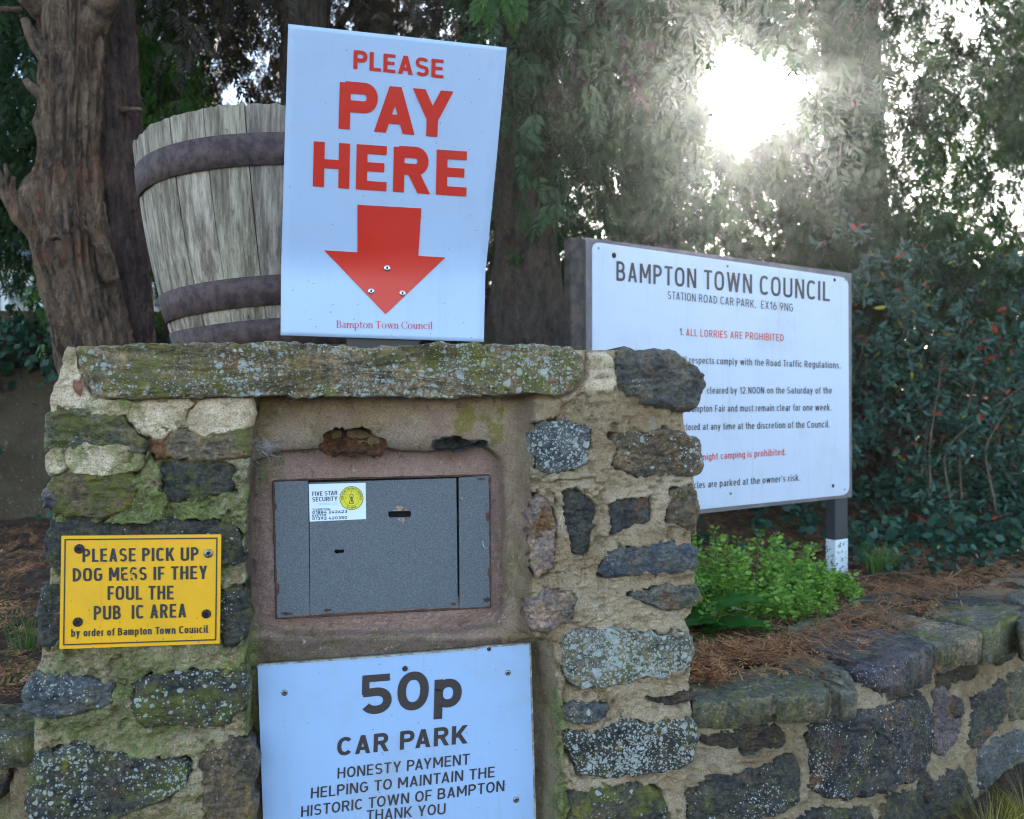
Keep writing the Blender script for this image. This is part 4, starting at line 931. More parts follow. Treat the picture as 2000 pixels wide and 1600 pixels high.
plate('keyhole_emblem', FRONT, [(684.6,972),(688.4,972),(691.5,984),(681.5,984)], ns+.0026, ns+.0023, NAVY, stk, holes=[[(685.3,973),(683,983),(690,983),(687.7,973)]])
plate('keyhole_emblem', FRONT, [(686,970),(687.4,970),(687.4,976),(689,977),(687.4,978),(689,980),(686.2,981)], ns+.0027, ns+.0024, NAVY, stk)
# ---------------------------------------------------------------- yellow notice
YS = Flat(1.655)
yel = thing('yellow_notice', 'yellow enamel notice about dog mess screwed to the left of the pillar', 'sign', tuple(YS.p3(272, 1262)))
plate('sheet', YS, [(120,1047),(431,1044),(432,1050),(429,1257),(116,1268)], 0, -.006, YELLOW, yel)
def frame_strip(name, surf, q, wd, n, mat, parent):
    q = np.array(q, float); c = q.mean(0); inner = []
    for i in range(4):
        p = q[i]; a = q[i-1]-p; b = q[(i+1) % 4]-p; a /= np.linalg.norm(a); b /= np.linalg.norm(b); inner.append(tuple(p+(a+b)*wd))
    return plate(name, surf, [tuple(p) for p in q], n, n-.0003, mat, parent, holes=[inner[::-1]])
frame_strip('border_line', YS, [(126,1053),(425,1050),(422.5,1251),(123,1261)], 2.6, .0008, BLACK, yel)
my = mp(YS, .0009)
for t, l, r, c, of, cc in (('PLEASE PICK UP', (161,1098), (388,1095), 26, .165, .50), ('DOG MESS IF THEY', (142,1136), (405,1131), 26, .165, .50), ('FOUL THE', (210,1172), (339,1171), 27, .165, .50),
                  ('PUB  IC AREA', (183,1211), (364,1206), 27, .165, .50), ('by order of Bampton Town Council', (139,1244), (407,1236), 14.5, .165, .50)):
    lettering(t, l, r, c, my, BLACK, yel, of, c=cc, gap=.11, e=3.2)
for cxw, cyw, rw in ((252,1112,3), (256,1124,2.6), (262,1131,2.4), (268,1116,2.2), (246,1127,2.2), (240,1118,1.8), (237,1133,1.6), (273,1124,1.8), (193,1100,1.8), (200,1099,2.2), (383,1229,1.4), (394,1232,1.7), (372,1231,1.2), (258,1118,1.5)):
    pl = [(cxw+rw*(1+.5*_rnd.random())*math.cos(t), cyw+rw*(.7+.5*_rnd.random())*math.sin(t)) for t in np.linspace(0, 2*math.pi, 9, endpoint=False)]
    plate('worn_patch', YS, pl, .0013, .0010, YELLOW, yel)
for (x, y), r, mt in (((155,1072),.0082,SCREWR), ((407,1081),.0078,SCREW), ((152,1215),.0080,SCREWR), ((403,1199),.0080,SCREWR)): screw(YS, x, y, r, .0005, mt, yel)
# ---------------------------------------------------------------- 50p notice
NS = Flat(1.68+.058)
nt50 = thing('payment_notice', 'white 50p car park honesty notice screwed to the pillar below the safe', 'sign', tuple(NS.p3(776, 1700)))
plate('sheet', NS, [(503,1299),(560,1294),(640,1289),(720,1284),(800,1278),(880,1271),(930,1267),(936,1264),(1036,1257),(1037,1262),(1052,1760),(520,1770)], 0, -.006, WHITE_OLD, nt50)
plate('edge_trim', NS, [(503,1298.5),(720,1283),(930,1266),(936,1263),(1037,1256),(1037,1258.5),(937,1266.5),(930,1269.5),(720,1286),(504,1301)], .0012, -.006, plain('dirty_edge', (.42, .40, .36), .7, nz=(50, (.22, .16, .12), .4, .6)), nt50)
plate('edge_trim', NS, [(1034,1258),(1037,1257),(1052,1760),(1048,1760)], .0012, -.006, bpy.data.materials['dirty_edge'], nt50)
mn = mp(NS, .001)
for t, l, r, c, of, cc in (('50p', (703,1396), (901,1380), 76, .215, .80), ('CAR PARK', (658,1477), (912,1452), 36, .20, .72), ('HONESTY PAYMENT', (659,1521), (917,1493), 21, .15, .66),
                  ('HELPING TO MAINTAIN THE', (607,1560), (966,1518), 21, .15, .66), ('HISTORIC TOWN OF BAMPTON', (588,1596), (985,1545), 21, .15, .66), ('THANK YOU', (716,1604), (870,1590), 21, .15, .66)):
    lettering(t, l, r, c, mn, BROWNP, nt50, of, c=cc, gap=.14, e=2.2, up=(.03, -1), per_letter=t in ('50p', 'CAR PARK'), name='letter' if t in ('50p', 'CAR PARK') else 'lettering')
for (x, y), r in (((556,1353),.0058), ((992,1314),.0055), ((1008,1562),.006)): screw(NS, x, y, r, .0005, SCREW, nt50)
for (x, y) in ((791,1306),): screw(NS, x, y, .0052, .0005, SCREWR, nt50, slot=False, dome=.6)
for (x, y) in ((955,1268),(1012,1700),(560,1720)): screw(NS, x, y, .004, .0005, SCREWR, nt50, slot=False)
# ---------------------------------------------------------------- PAY HERE sign, a sheet bent forward above its fixings
class Tilt:
    def __init__(s, p, n): s.p = np.array(p); s.n = np.array(n)/np.linalg.norm(n)
    def t(s, r): return ((s.p-np.array([0, 0, CZ]))@s.n)/(r@s.n)
PB = Flat(1.755)
cl, cr_ = PB.p3(549, 540), PB.p3(947, 540)
Wd = np.linalg.norm(cr_-cl)
crd = (cr_-cl)/Wd
def lean(phi):
    upv = np.array([0, 0, 1.0]); fw = PB.w; d = upv*math.cos(phi)+fw*math.sin(phi); n = np.cross(crd, d); mid = (PB.p3(550, 520)+PB.p3(948, 520))/2
    return Tilt(mid, n)
best = None
for ph in np.linspace(-.1, .5, 61):
    T = lean(ph); c0 = np.array([0, 0, CZ]); a = c0+ray(563, 47)*T.t(ray(563, 47)); b = c0+ray(990, 93)*T.t(ray(990, 93)); e = abs(np.linalg.norm(a-b)-Wd)
    if best is None or e < best[0]: best = (e, ph)
print('pay sign lean', math.degrees(best[1]), best[0])
TU = lean(best[1]); TB = Tilt(PB.o, PB.w)
def mpay(x, y, lift=0.0):
    r = ray(x, y); a, b = TU.t(r), TB.t(r); k = .012
    # the sheet lies on whichever plane is nearer the viewer above/below the crease
    h = np.clip(.5+.5*(b-a)/k, 0, 1); t = b*(1-h)+a*h-k*h*(1-h)
    ripple = .0025*math.sin(x*.012+1)*math.exp(-((y-520)/60.)**2)
    t = t+ripple-lift
    return np.array([0, 0, CZ])+r*t
pay = thing('pay_here_sign', 'white PLEASE PAY HERE sign with red arrow, its upper part bent forward over the coping', 'sign', tuple(PB.p3(746, 665)))
Lc = [(563,47),(556,280),(549,525),(548,655)]; Rc = [(990,93),(970,310),(948,535),(945,668)]
rows_ = 70; colsn = 24; V = []
for i in range(rows_):
    v = i/(rows_-1); 
    ly = 47+(655-47)*v; ry = 93+(668-93)*v; lx = np.interp(ly, [47, 280, 525, 655], [563, 556, 549, 548]); rxx = np.interp(ry, [93, 310, 535, 668], [990, 970, 948, 945])
    for j in range(colsn):
        u = j/(colsn-1); V.append((lx+(rxx-lx)*u, ly+(ry-ly)*u))
fr = [mpay(x, y) for x, y in V]; bkk = [mpay(x, y, -.002) for x, y in V]; n_ = len(V)
gf = grid_faces(rows_, colsn); Fs = [tuple(f[::-1]) for f in gf]+[tuple(f+n_) for f in gf]
per = [j for j in range(colsn)]+[i*colsn+colsn-1 for i in range(1, rows_)]+[(rows_-1)*colsn+j for j in range(colsn-2, -1, -1)]+[i*colsn for i in range(rows_-2, 0, -1)]
for a, b in zip(per, per[1:]+per[:1]): Fs.append((a, b, b+n_, a+n_))
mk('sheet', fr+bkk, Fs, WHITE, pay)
L_ = .0012
lettering('PLEASE', (690,134), (866,153), 36, mpay, RED, pay, .21, hw=.17, c=.74, gap=.11, e=2.3, up=(.02, -1), lift=L_, per_letter=True, name='letter')
lettering('PAY', (661,251), (884,270), 91, mpay, RED, pay, .255, hw=.20, c=.90, gap=.05, e=2.3, up=(.03, -1), lift=L_, per_letter=True, name='letter')
lettering('HERE', (611,364), (911,384), 88, mpay, RED, pay, .255, hw=.20, c=.84, gap=.15, e=2.3, up=(.02, -1), lift=L_, per_letter=True, name='letter')
# the arrow, cut into strips so that it follows the crease
av = []; af = []
def strip(l0, r0, l1, r1, m_):
    global av, af
    s0 = len(av)
    for i in range(m_+1):
        t = i/m_; l = np.array(l0)*(1-t)+np.array(l1)*t; r = np.array(r0)*(1-t)+np.array(r1)*t
        for j in range(9): q = l*(1-j/8)+r*j/8; av.append(mpay(q[0], q[1], L_))
    for f in grid_faces(m_+1, 9): af.append(tuple(int(k)+s0 for k in f[::-1]))
strip((698,400), (823,407), (698,492.8), (817,499.9), 12)
strip((633,489), (870,503), (752,613), (753,614), 24)
mk('arrow', av, af, RED, pay)
# --- hand-built roman letters: stems, hairlines, bowls and serifs
def roman(txt, l, r, xh, mapf, mat, parent, lift):
    polys_ = []
    def rect(x0, y0, x1, y1): polys_.append([(x0, y0), (x1, y0), (x1, y1), (x0, y1)])
    def arc(cx, cy, rx, ry, a0, a1, w_thick, w_thin, n=18):
        A = np.radians(np.linspace(a0, a1, n)); o_, i_ = [], []
        for t in A:
            w_ = w_thin+(w_thick-w_thin)*abs(math.cos(t)); o_.append((cx+rx*math.cos(t), cy+ry*math.sin(t))); i_.append((cx+(rx-w_)*math.cos(t), cy+(ry-w_thin)*math.sin(t)))
        for k in range(n-1): polys_.append([o_[k], o_[k+1], i_[k+1], i_[k]])
    st, hl = .17, .06; CH = 1.45
    x = 0.0
    def serif(xc, y, w_=.20): rect(xc-w_, y-.03, xc+w_, y+.03)
    for ch in txt:
        if ch == ' ': x += .42; continue
        if ch == 'B':
            rect(x+.1, 0, x+.1+st, CH); serif(x+.18, .03); serif(x+.18, CH-.03); arc(x+.45, CH*.75, .36, CH*.25, -90, 90, st, hl); arc(x+.48, CH*.26, .42, CH*.26, -90, 90, st, hl)
            for yy in (0, CH*.5, CH-.06): rect(x+.2, yy, x+.48, yy+.06)
            x += 1.05
        elif ch == 'T':
            rect(x+.42, 0, x+.42+st, CH); serif(x+.5, .03); rect(x, CH-.07, x+1.0, CH); rect(x, CH-.36, x+.05, CH); rect(x+.95, CH-.36, x+1.0, CH); x += 1.08
        elif ch == 'C':
            arc(x+.6, CH*.5, .58, CH*.52, 42, 318, st, hl, 26); rect(x+.98, CH*.66, x+1.04, CH); x += 1.15
        elif ch == 'a':
            rect(x+.42, .05, x+.42+st*.9, .75); arc(x+.33, .72, .26, .29, 0, 160, st*.9, hl); arc(x+.28, .28, .28, .30, 60, 320, st*.9, hl); serif(x+.6, .03, .1); x += .78
        elif ch in 'mn':
            k = 2 if ch == 'm' else 1; rect(x+.08, 0, x+.08+st, 1.0); serif(x+.16, .03, .17); rect(x-.02, .93, x+.15, .99); xx = x+.08
            for _ in range(k):
                arc(xx+.40, .66, .28, .34, 0, 170, st, hl); rect(xx+.68-st, 0, xx+.68, .68); serif(xx+.60, .03, .17); xx += .50
            x = xx+.32
        elif ch == 'p':
            rect(x+.08, -.5, x+.08+st, 1.0); serif(x+.16, -.47, .18); rect(x-.02, .93, x+.15, .99); arc(x+.44, .5, .38, .52, -150, 150, st, hl, 24); x += .95
        elif ch == 't':
            rect(x+.14, .1, x+.14+st*.9, 1.28); rect(x, .92, x+.5, .99); arc(x+.36, .2, .22, .22, 180, 310, st*.9, hl); x += .60
        elif ch == 'o':
            arc(x+.44, .5, .42, .52, 0, 360, st, hl, 30); x += .96
        elif ch == 'w':
            for a, b, c_ in ((.08, .36, st), (.36, .60, hl), (.56, .84, st), (.84, 1.1, hl)):
                up_ = b > a and c_ == hl; y0, y1 = (0, 1) if c_ == hl else (1, 0); polys_.append([(x+a, y0), (x+a+c_, y0), (x+b+c_, y1), (x+b, y1)])
            for q in (.14, .62, 1.12): rect(x+q-.16, .94, x+q+.16, 1.0)
            x += 1.28
        elif ch == 'u':
            rect(x+.1, .32, x+.1+st, .97); rect(x, .92, x+.2, .98); arc(x+.36, .34, .26, .36, 180, 350, st, hl); rect(x+.58, 0, x+.58+st, .97); rect(x+.46, .92, x+.66, .98); serif(x+.76, .03, .1); x += .94
        elif ch == 'n': pass
        elif ch == 'c': arc(x+.42, .5, .40, .52, 50, 315, st, hl, 22); rect(x+.56, .72, x+.72, .86); x += .82
        elif ch == 'i': rect(x+.12, 0, x+.12+st, .98); serif(x+.2, .03, .17); rect(x+.02, .92, x+.2, .98); polys_.append([(x+.2+.11*math.cos(t), 1.3+.11*math.sin(t)) for t in np.linspace(0, 2*math.pi, 9)[:-1]]); x += .48
        elif ch == 'l': rect(x+.12, 0, x+.12+st, 1.5); serif(x+.2, .03, .17); rect(x+.02, 1.44, x+.2, 1.5); x += .48
    V = []; Fs = []
    for k, p in enumerate(polys_):
        A = sum(p[i][0]*p[(i+1) % len(p)][1]-p[(i+1) % len(p)][0]*p[i][1] for i in range(len(p)))
        if A < 0: p = p[::-1]
        b = len(V)
        for (a, c_) in p:
            q = np.array(l, float)+(a/x)*(np.array(r, float)-np.array(l, float)); V.append(mapf(q[0], q[1]-c_*xh, lift+.00003*(k % 7)))
        Fs.append(tuple(range(b, b+len(p))))
    mk('lettering', V, Fs, mat, parent, False)
roman('Bampton Town Council', (657,640), (846,643), 9.6, mpay, RED, pay, L_)
class PayS:
    w = PB.w
    def px(s, x, y, n=0): return PB.px(x, y, n)
    def to3(s, a, b, n=0): return PB.to3(a, b, n)
for x, y in ((756,524), (725,569), (786,573)):
    # turned onto the sheet where it stands
    p = mpay(x, y, 0); Fl = Flat(0, A13); Fl.o = np.array([p[0], p[1], 0.0])
    s, z = 0.0, p[2]; V = []; k = 18; r = .0064
    for rad, h in ((1, 0), (1, .12), (.85, .32), (.5, .42), (.34, .42), (.30, .12)):
        for i in range(k): t = 2*math.pi*i/k; V.append(Fl.to3(s+r*rad*math.cos(t), z+r*rad*math.sin(t), .0008+h*r))
    Fs = [tuple(f) for f in grid_faces(6, k, True)]; rv = mk('rivet', V, Fs, RIVET, pay)
    V = [Fl.to3(r*.24*math.cos(2*math.pi*i/k), z+r*.24*math.sin(2*math.pi*i/k), .0008+.15*r) for i in range(k)]; mk('rivet_hole', V, [tuple(range(k))], HOLLOW_SHADE, rv, False)
# bracket that the sign is riveted to, standing behind it on the pillar
v, f = boxvf(PB.p3(748, 600, -.016), PB.u*.07, PB.w*.009, np.array([0, 0, .10]), .002); mk('fixing_board', v, f, plain('dark_board', (.06, .05, .045), .8), pay, False)
# ---------------------------------------------------------------- car park notice board
p0 = np.array([.235, 2.62]); p1 = np.array([1.305, 3.36]); ba = math.atan2(p1[1]-p0[1], p1[0]-p0[0])
BD = Flat(0, ba); BD.o = np.array([p0[0], p0[1], 0.0])
bd = thing('notice_board', 'white car park rules board in a dark frame on posts behind the pillar', 'notice board', tuple(BD.to3(.6, .48, 0)))
FRM = plain('dark_frame_paint', (.13, .11, .115), .6, nz=(20, (.19, .16, .155), .4, .7), bump=.4)
fl = np.array([(1145,464),(1663,534),(1664,971),(1145,1028)], float)
fq = [tuple(BD.px(*q)) for q in fl]
plate('frame', BD, fq, 0, -.022, FRM, bd, px=False)
pan = rrect([(1157,472),(1657,543),(1659,966),(1157,1016)], 17, 7)
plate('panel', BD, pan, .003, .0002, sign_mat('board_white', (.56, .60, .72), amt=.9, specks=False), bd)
lp = thing_post = None
v, f = boxvf(BD.to3(float(BD.px(1133, 700)[0]), 1.05, -.026), BD.u*.028, BD.w*.018, np.array([0, 0, .568]), .004); mk('post', v, f, plain('old_post_timber', (.04, .03, .025), .85, nz=(30, (.09, .065, .05), .4, .6), bump=.8), bd, False)
PST = plain('black_post_paint', (.028, .03, .04), .45)
sp_, zp_ = BD.px(1640, 1110); s_a = BD.px(1629, 970, -.03)[0]; s_b = BD.px(1653, 970, -.03)[0]; sm = (s_a+s_b)/2
v, f = boxvf(BD.to3(sm, .92, -.045), BD.u*(s_b-s_a)/2, BD.w*.022, np.array([0, 0, .33]), .003); mk('post', v, f, PST, bd, False)
m, n, b, o_ = M('flaking_white_paint'); g = G(n); g.link(g.mix(g.ss(g.math('ADD', g.noise(60, 4, .7), g.math('MULTIPLY', g.math('SUBTRACT', g.node('ShaderNodeSeparateXYZ').outputs[2], .55), 0)), .58, .60), (.72, .74, .76), (.05, .05, .06)), b.inputs['Base Color'])
v, f = boxvf(BD.to3(sm, .50, -.045), BD.u*((s_b-s_a)/2+.001), BD.w*.023, np.array([0, 0, .10]), .003); b.inputs['Roughness'].default_value = .8; mk('post_foot', v, f, m, bd, False)
mb = mp(BD, .0042)
for t, l, r, c, mt, of in (
  ('BAMPTON TOWN COUNCIL', (1204,548), (1621,589), 38, BROWNP, .145), ('STATION ROAD CAR PARK,  EX16 9NG', (1304,584), (1549,609), 15.5, BROWNP, .125),
  ('1.', (1327,655), (1335,655), 14, BLACK, .135), ('ALL LORRIES ARE PROHIBITED', (1340,656), (1531,667), 14, RED, .135),
  ('MUST', (1268,708), (1296,709), 13, RED, .135), ('in', (1302,709), (1312,709.5), 13, BLACK, .135), ('all respects comply with the Road Traffic Regulations.', (1328,709), (1642,720), 13, BLACK, .135),
  ('be', (1360,769.3), (1373,769), 13, BLACK, .135), ('cleared by 12 NOON on the Saturday of the', (1381,769), (1625,769), 13, BLACK, .135),
  ('Bampton', (1343,805.2), (1391,804.5), 13, BLACK, .135), ('Fair and must remain clear for one week.', (1397,804.5), (1624,802), 13, BLACK, .135),
  ('closed', (1335,840.8), (1367,840), 13, BLACK, .135), ('at any time at the discretion of the Council.', (1373,840), (1621,835), 13, BLACK, .135),
  ('Overnight', (1345,901), (1402,897.5), 13, RED, .135), ('camping is prohibited.', (1408,897), (1535,889), 13, RED, .135),
  ('vehicles', (1332,955.5), (1377,953), 13, BLACK, .135), ("are parked at the owner's risk.", (1383,952.5), (1563,939), 13, BLACK, .135)):
    lettering(t, l, r, c, mb, mt, bd, of, c=.56, gap=.16, e=2.8)
for (x, y), r in (((1169,485),.004), ((1199,499),.0085), ((1421,520),.005), ((1630,547),.007), ((1651,547),.004), ((1627,949),.007), ((1650,956),.004), ((1427,964),.005), ((1230,980),.005)):
    screw(BD, x, y, r, .0034, SCREWR if r > .006 else SCREW, bd, slot=False, dome=.3)
# ---------------------------------------------------------------- half-barrel planter
TC = np.array([-.548, 2.27]); ZB, ZT = 1.235, 1.765
def trad(z): u = (z-ZB)/(ZT-ZB); return .292+.077*u+.020*math.sin(math.pi*min(max(u*.9+.1, 0), 1))
tub = thing('half_barrel_planter', 'weathered oak half barrel with rusty iron hoops standing on the pillar behind the signs', 'planter', (TC[0], TC[1], ZB))
NS_ = 24
for k in range(NS_):
    a0 = 2*math.pi*k/NS_+.0035; a1 = 2*math.pi*(k+1)/NS_-.0035; hz = ZT+RNG.uniform(-.006, .005); rz_ = RNG.uniform(-.0025, .0025)
    na, nz_ = 8, 34; V = []
    zz = np.linspace(ZB, hz, nz_)
    for side in (0, 1):
        for zi, z in enumerate(zz):
            for j in range(na):
                a = a0+(a1-a0)*j/(na-1); rr_ = trad(z)+rz_-(.024 if side else 0); e = min(j, na-1-j)
                if not side: rr_ += -.0015*(e == 0)+.0012*float(vn(np.array([a*60, z*6, k*3.3]), 1, 5))
                zj = z+(.0035*float(vn(np.array([a*90, 3.1, k*1.]), 1, 8)) if zi == nz_-1 else 0)
                V.append((TC[0]+rr_*math.cos(a), TC[1]+rr_*math.sin(a), zj))
    n_ = na*nz_; gf = grid_faces(nz_, na); Fs = [tuple(f) for f in gf]+[tuple(f[::-1]+n_) for f in gf]
    per = [j for j in range(na)]+[i*na+na-1 for i in range(1, nz_)]+[(nz_-1)*na+j for j in range(na-2, -1, -1)]+[i*na for i in range(nz_-2, 0, -1)]
    for a, b_ in zip(per, per[1:]+per[:1]): Fs.append((b_, a, a+n_, b_+n_))
    t_ = RNG.uniform(.78, 1.12); mk('stave', V, Fs, WOOD, tub, smooth=False, col=(t_, t_*RNG.uniform(.96, 1.0), t_*RNG.uniform(.92, 1.0)))
for z0, z1 in ((1.632, 1.702), (1.328, 1.393), (1.236, 1.300)):
    V = []; na = 96
    for rr_, z in ((0, z0), (.0032, z0), (.0034, (z0+z1)/2), (.0032, z1), (0, z1)):
        for i in range(na): a = 2*math.pi*i/na; q = trad(z)+.0022+rr_+.0006*math.sin(a*7+z*20); V.append((TC[0]+q*math.cos(a), TC[1]+q*math.sin(a), z+.0015*math.sin(a*3+z0*9)))
    mk('hoop', V, grid_faces(5, na, True), HOOP, tub, smooth=False)
V = [(TC[0]+.335*math.cos(t), TC[1]+.335*math.sin(t), ZT-.06) for t in np.linspace(0, 2*math.pi, 40)[:-1]]; o = mk('compost', V, [tuple(range(39))], SOIL, tub)
tub.rotation_euler.y = -.07; tub.location.z += .012

# ---------------------------------------------------------------- small stray things
web = thing('cobweb', 'dusty grey cobweb in the upper left corner of the pillar niche', 'cobweb', tuple(FRONT.p3(510, 880, -.02)))
WEB = plain('cobweb_threads', (.42, .42, .44), .8); wr = np.random.default_rng(4); parts_ = []
for i in range(34):
    a = np.array([wr.uniform(486, 520), wr.uniform(855, 888)]); b = a+np.array([wr.uniform(6, 40), wr.uniform(-8, 30)]); m_ = (a+b)/2+wr.normal(size=2)*5
    na_, nb_ = wr.uniform(-.03, .004), wr.uniform(-.06, -.01); P_ = [FRONT.p3(*a, na_), FRONT.p3(*m_, (na_+nb_)/2), FRONT.p3(*b, nb_)]; v, f = tube(P_, .00032, 4); parts_.append((v, f))
v, f = join(parts_); o = mk('threads', v, f, WEB, web); o['kind'] = 'stuff'
v, f = tube([FRONT.p3(943, 1057, ns+.003), FRONT.p3(944, 1066, ns+.005), FRONT.p3(950, 1073, ns+.003)], .0006, 5); o = mk('stray_fibre', v, f, plain('pale_fibre', (.7, .7, .68), .8)); tag(o, 'tiny curled white fibre stuck to the right steel panel of the safe', 'fibre')
def bent_leaf(name, label, surf, cx_, cy_, n, L, W_, ang, mat, cup=.3):
    s0, z0 = surf.px(cx_, cy_, n); V = []
    for i in range(9):
        t = i/8; hw_ = W_*.5*math.sin(math.pi*t)**.7
        for j in range(5): u = (j/4-.5)*2; a = (t-.5)*L; V.append(surf.to3(s0+a*math.cos(ang)-hw_*u*math.sin(ang), z0+a*math.sin(ang)+hw_*u*math.cos(ang), n+cup*hw_*abs(u)+.004*math.sin(t*5)))
    o = mk(name, V, grid_faces(9, 5), mat); tag(o, label, 'leaf'); return o
DRYL = plain('dry_leaf', (.28, .10, .06), .8, nz=(90, (.14, .05, .03), .4, .6))
bent_leaf('dry_leaf', 'rust red dry leaf wedged under the left end of the coping slab', FRONT, 153, 752, .006, .040, .016, 1.75, DRYL)
bent_leaf('seed_husk', 'pale seed husk caught on the right panel of the safe', FRONT, 904, 976, ns+.004, .016, .004, -.8, plain('husk', (.35, .27, .20), .8))
bent_leaf('dry_leaf', 'pale fallen leaf lying in the litter below the dock plant', Horiz(.53), 1442, 1196, .004, .07, .035, .3, plain('pale_leaf', (.50, .52, .42), .7))
# ================================================================ trees and plants
def trunk_mesh(path, rad, n=72, m=150, seed=1, lobes=5, lobe=.10, rough=.02, bumps=()):
    """path: list of (x,y,z); rad: list; ridged, flaking bark as relief"""
    path = np.array(path, float); t = np.linspace(0, 1, len(path)); tt = np.linspace(0, 1, m)
    Cc = np.stack([np.interp(tt, t, path[:, i]) for i in range(3)], 1)
    k = np.ones(9)/9; 
    for i in range(3): Cc[4:-4, i] = np.convolve(Cc[:, i], k, 'valid')
    R = np.interp(tt, t, rad); th = np.linspace(0, 2*np.pi, n, endpoint=False)
    TH, Z = np.meshgrid(th, Cc[:, 2]); P = np.stack([np.cos(TH)*1.2, np.sin(TH)*1.2, Z*.55], -1)
    r = R[:, None]*(1+lobe*np.cos(TH*lobes+Z*.8+seed)*.6+lobe*fbm(P, 1.1, 2, seed))
    rid = 1-np.abs(fbm(P*np.array([1.6, 1.6, 1]), 4.5, 3, seed+3))*2.2; fl = fbm(P*np.array([1.5, 1.5, 1.6]), 9, 5, seed+9, .65)
    r = r+rough*(rid*.6+np.sign(fl)*np.abs(fl)**.6*.5)
    for (a, z, h, s) in bumps:
        da = np.angle(np.exp(1j*(TH-a))); r = r+h*np.exp(-((da*R[:, None])**2+(Z-z)**2)/s**2)
    V = np.stack([Cc[:, None, 0]+r*np.cos(TH), Cc[:, None, 1]+r*np.sin(TH), Z], -1)
    return V.reshape(-1, 3), grid_faces(m, n, True)
def P3(px, py, Y): return np.array([(px-CX)/F*Y, Y, CZ+(HY-py)/F*Y])
def limb(name, parent, mat, pts, rads, n=10, seed=3):
    pts = np.array(pts, float); t = np.linspace(0, 1, len(pts)); tt = np.linspace(0, 1, 28); q = np.stack([np.interp(tt, t, pts[:, i]) for i in range(3)], 1)
    for i in range(3): q[2:-2, i] = np.convolve(q[:, i], np.ones(5)/5, 'valid')
    q = q+.25*np.interp(tt, t, rads)[:, None]*np.stack([fbm(q, 9, 2, seed), fbm(q, 9, 2, seed+1), q[:, 0]*0], 1)
    v, f = tube(q, np.interp(tt, t, rads)*(1+.15*fbm(q, 25, 2, seed)), n); return mk(name, v, f, mat, parent)
def sprays(pos, dirs, L, K=9, wid=.20, flat=None, seed=1, curl=.25):
    """feathery flat sprays: a spine with paired leaflets; every leaflet a slim folded diamond"""
    rg = np.random.default_rng(seed); N = len(pos); d = dirs/np.linalg.norm(dirs, axis=1)[:, None]
    a = rg.normal(size=(N, 3)); 
    if flat is not None: a = np.cross(d, flat)
    s = a-(a*d).sum(1)[:, None]*d; s /= np.linalg.norm(s, axis=1)[:, None]+1e-9; nn = np.cross(d, s)
    L = np.broadcast_to(L, (N,))
    V = []; rnd = rg.random(N)
    for k in range(K):
        side = 1 if k % 2 else -1; u = .12+.78*k/K; ll = L*(.52*(1-u*.72))
        if k == K-1: side = 0; u = .8; ll = L*.32
        o = pos+d*(L*u)[:, None]-nn*(curl*L*u*u)[:, None]
        dr = d*.75+s*side*.75+nn*(rg.normal(size=(N, 1))*.18); dr /= np.linalg.norm(dr, axis=1)[:, None]; wv = np.cross(dr, nn)
        w_ = (ll*wid)[:, None]
        V += [o, o+dr*(ll*.45)[:, None]+wv*w_, o+dr*ll[:, None], o+dr*(ll*.45)[:, None]-wv*w_]
    V = np.stack(V, 1)
    n = N*K; Fs = np.arange(n*4).reshape(n, 4)
    # reorder vertices: V shape (N, 4K, 3)
    rr_ = np.repeat(rnd, 4*K)
    return V.reshape(-1, 3), Fs, rr_
def leaves(pos, dirs, L, wid=.45, seed=1, fold=.25):
    rg = np.random.default_rng(seed); N = len(pos); d = dirs/np.linalg.norm(dirs, axis=1)[:, None]; a = rg.normal(size=(N, 3))
    s = a-(a*d).sum(1)[:, None]*d; s /= np.linalg.norm(s, axis=1)[:, None]; nn = np.cross(d, s); L = np.broadcast_to(L, (N,))[:, None]
    q = [pos, pos+d*L*.3+s*L*wid*.42+nn*L*fold*.4, pos+d*L*.72+s*L*wid*.36+nn*L*fold*.4, pos+d*L, pos+d*L*.72-s*L*wid*.36+nn*L*fold*.4, pos+d*L*.3-s*L*wid*.42+nn*L*fold*.4]
    V = np.stack(q, 1).reshape(-1, 3); b = np.arange(N)[:, None]*6
    Fs = np.concatenate([b+np.array([0, 1, 2, 3]), b+np.array([0, 3, 4, 5])]); return V, Fs, np.repeat(rg.random(N), 6)
def sun_clear(P, rg, r=.048):
    """the break in the crowns along which the low sun shines"""
    q = P-np.array([0, 0, CZ]); D3 = np.array(sd); al = q@D3; pe = np.linalg.norm(q-al[:, None]*D3, axis=1); az = np.arctan2(q[:, 2]-al*D3[2], q[:, 0]-al*D3[0])
    lim = r*(1+.16*np.sin(az*3+1)+.10*np.sin(az*7)); return pe/np.maximum(al, .1) > lim*(1+.22*rg.random(len(P)))
GAPS = []   # holes through the crowns: (point, radius) pairs in world space
def gap(px, py, Y, r): GAPS.append((P3(px, py, Y), r))
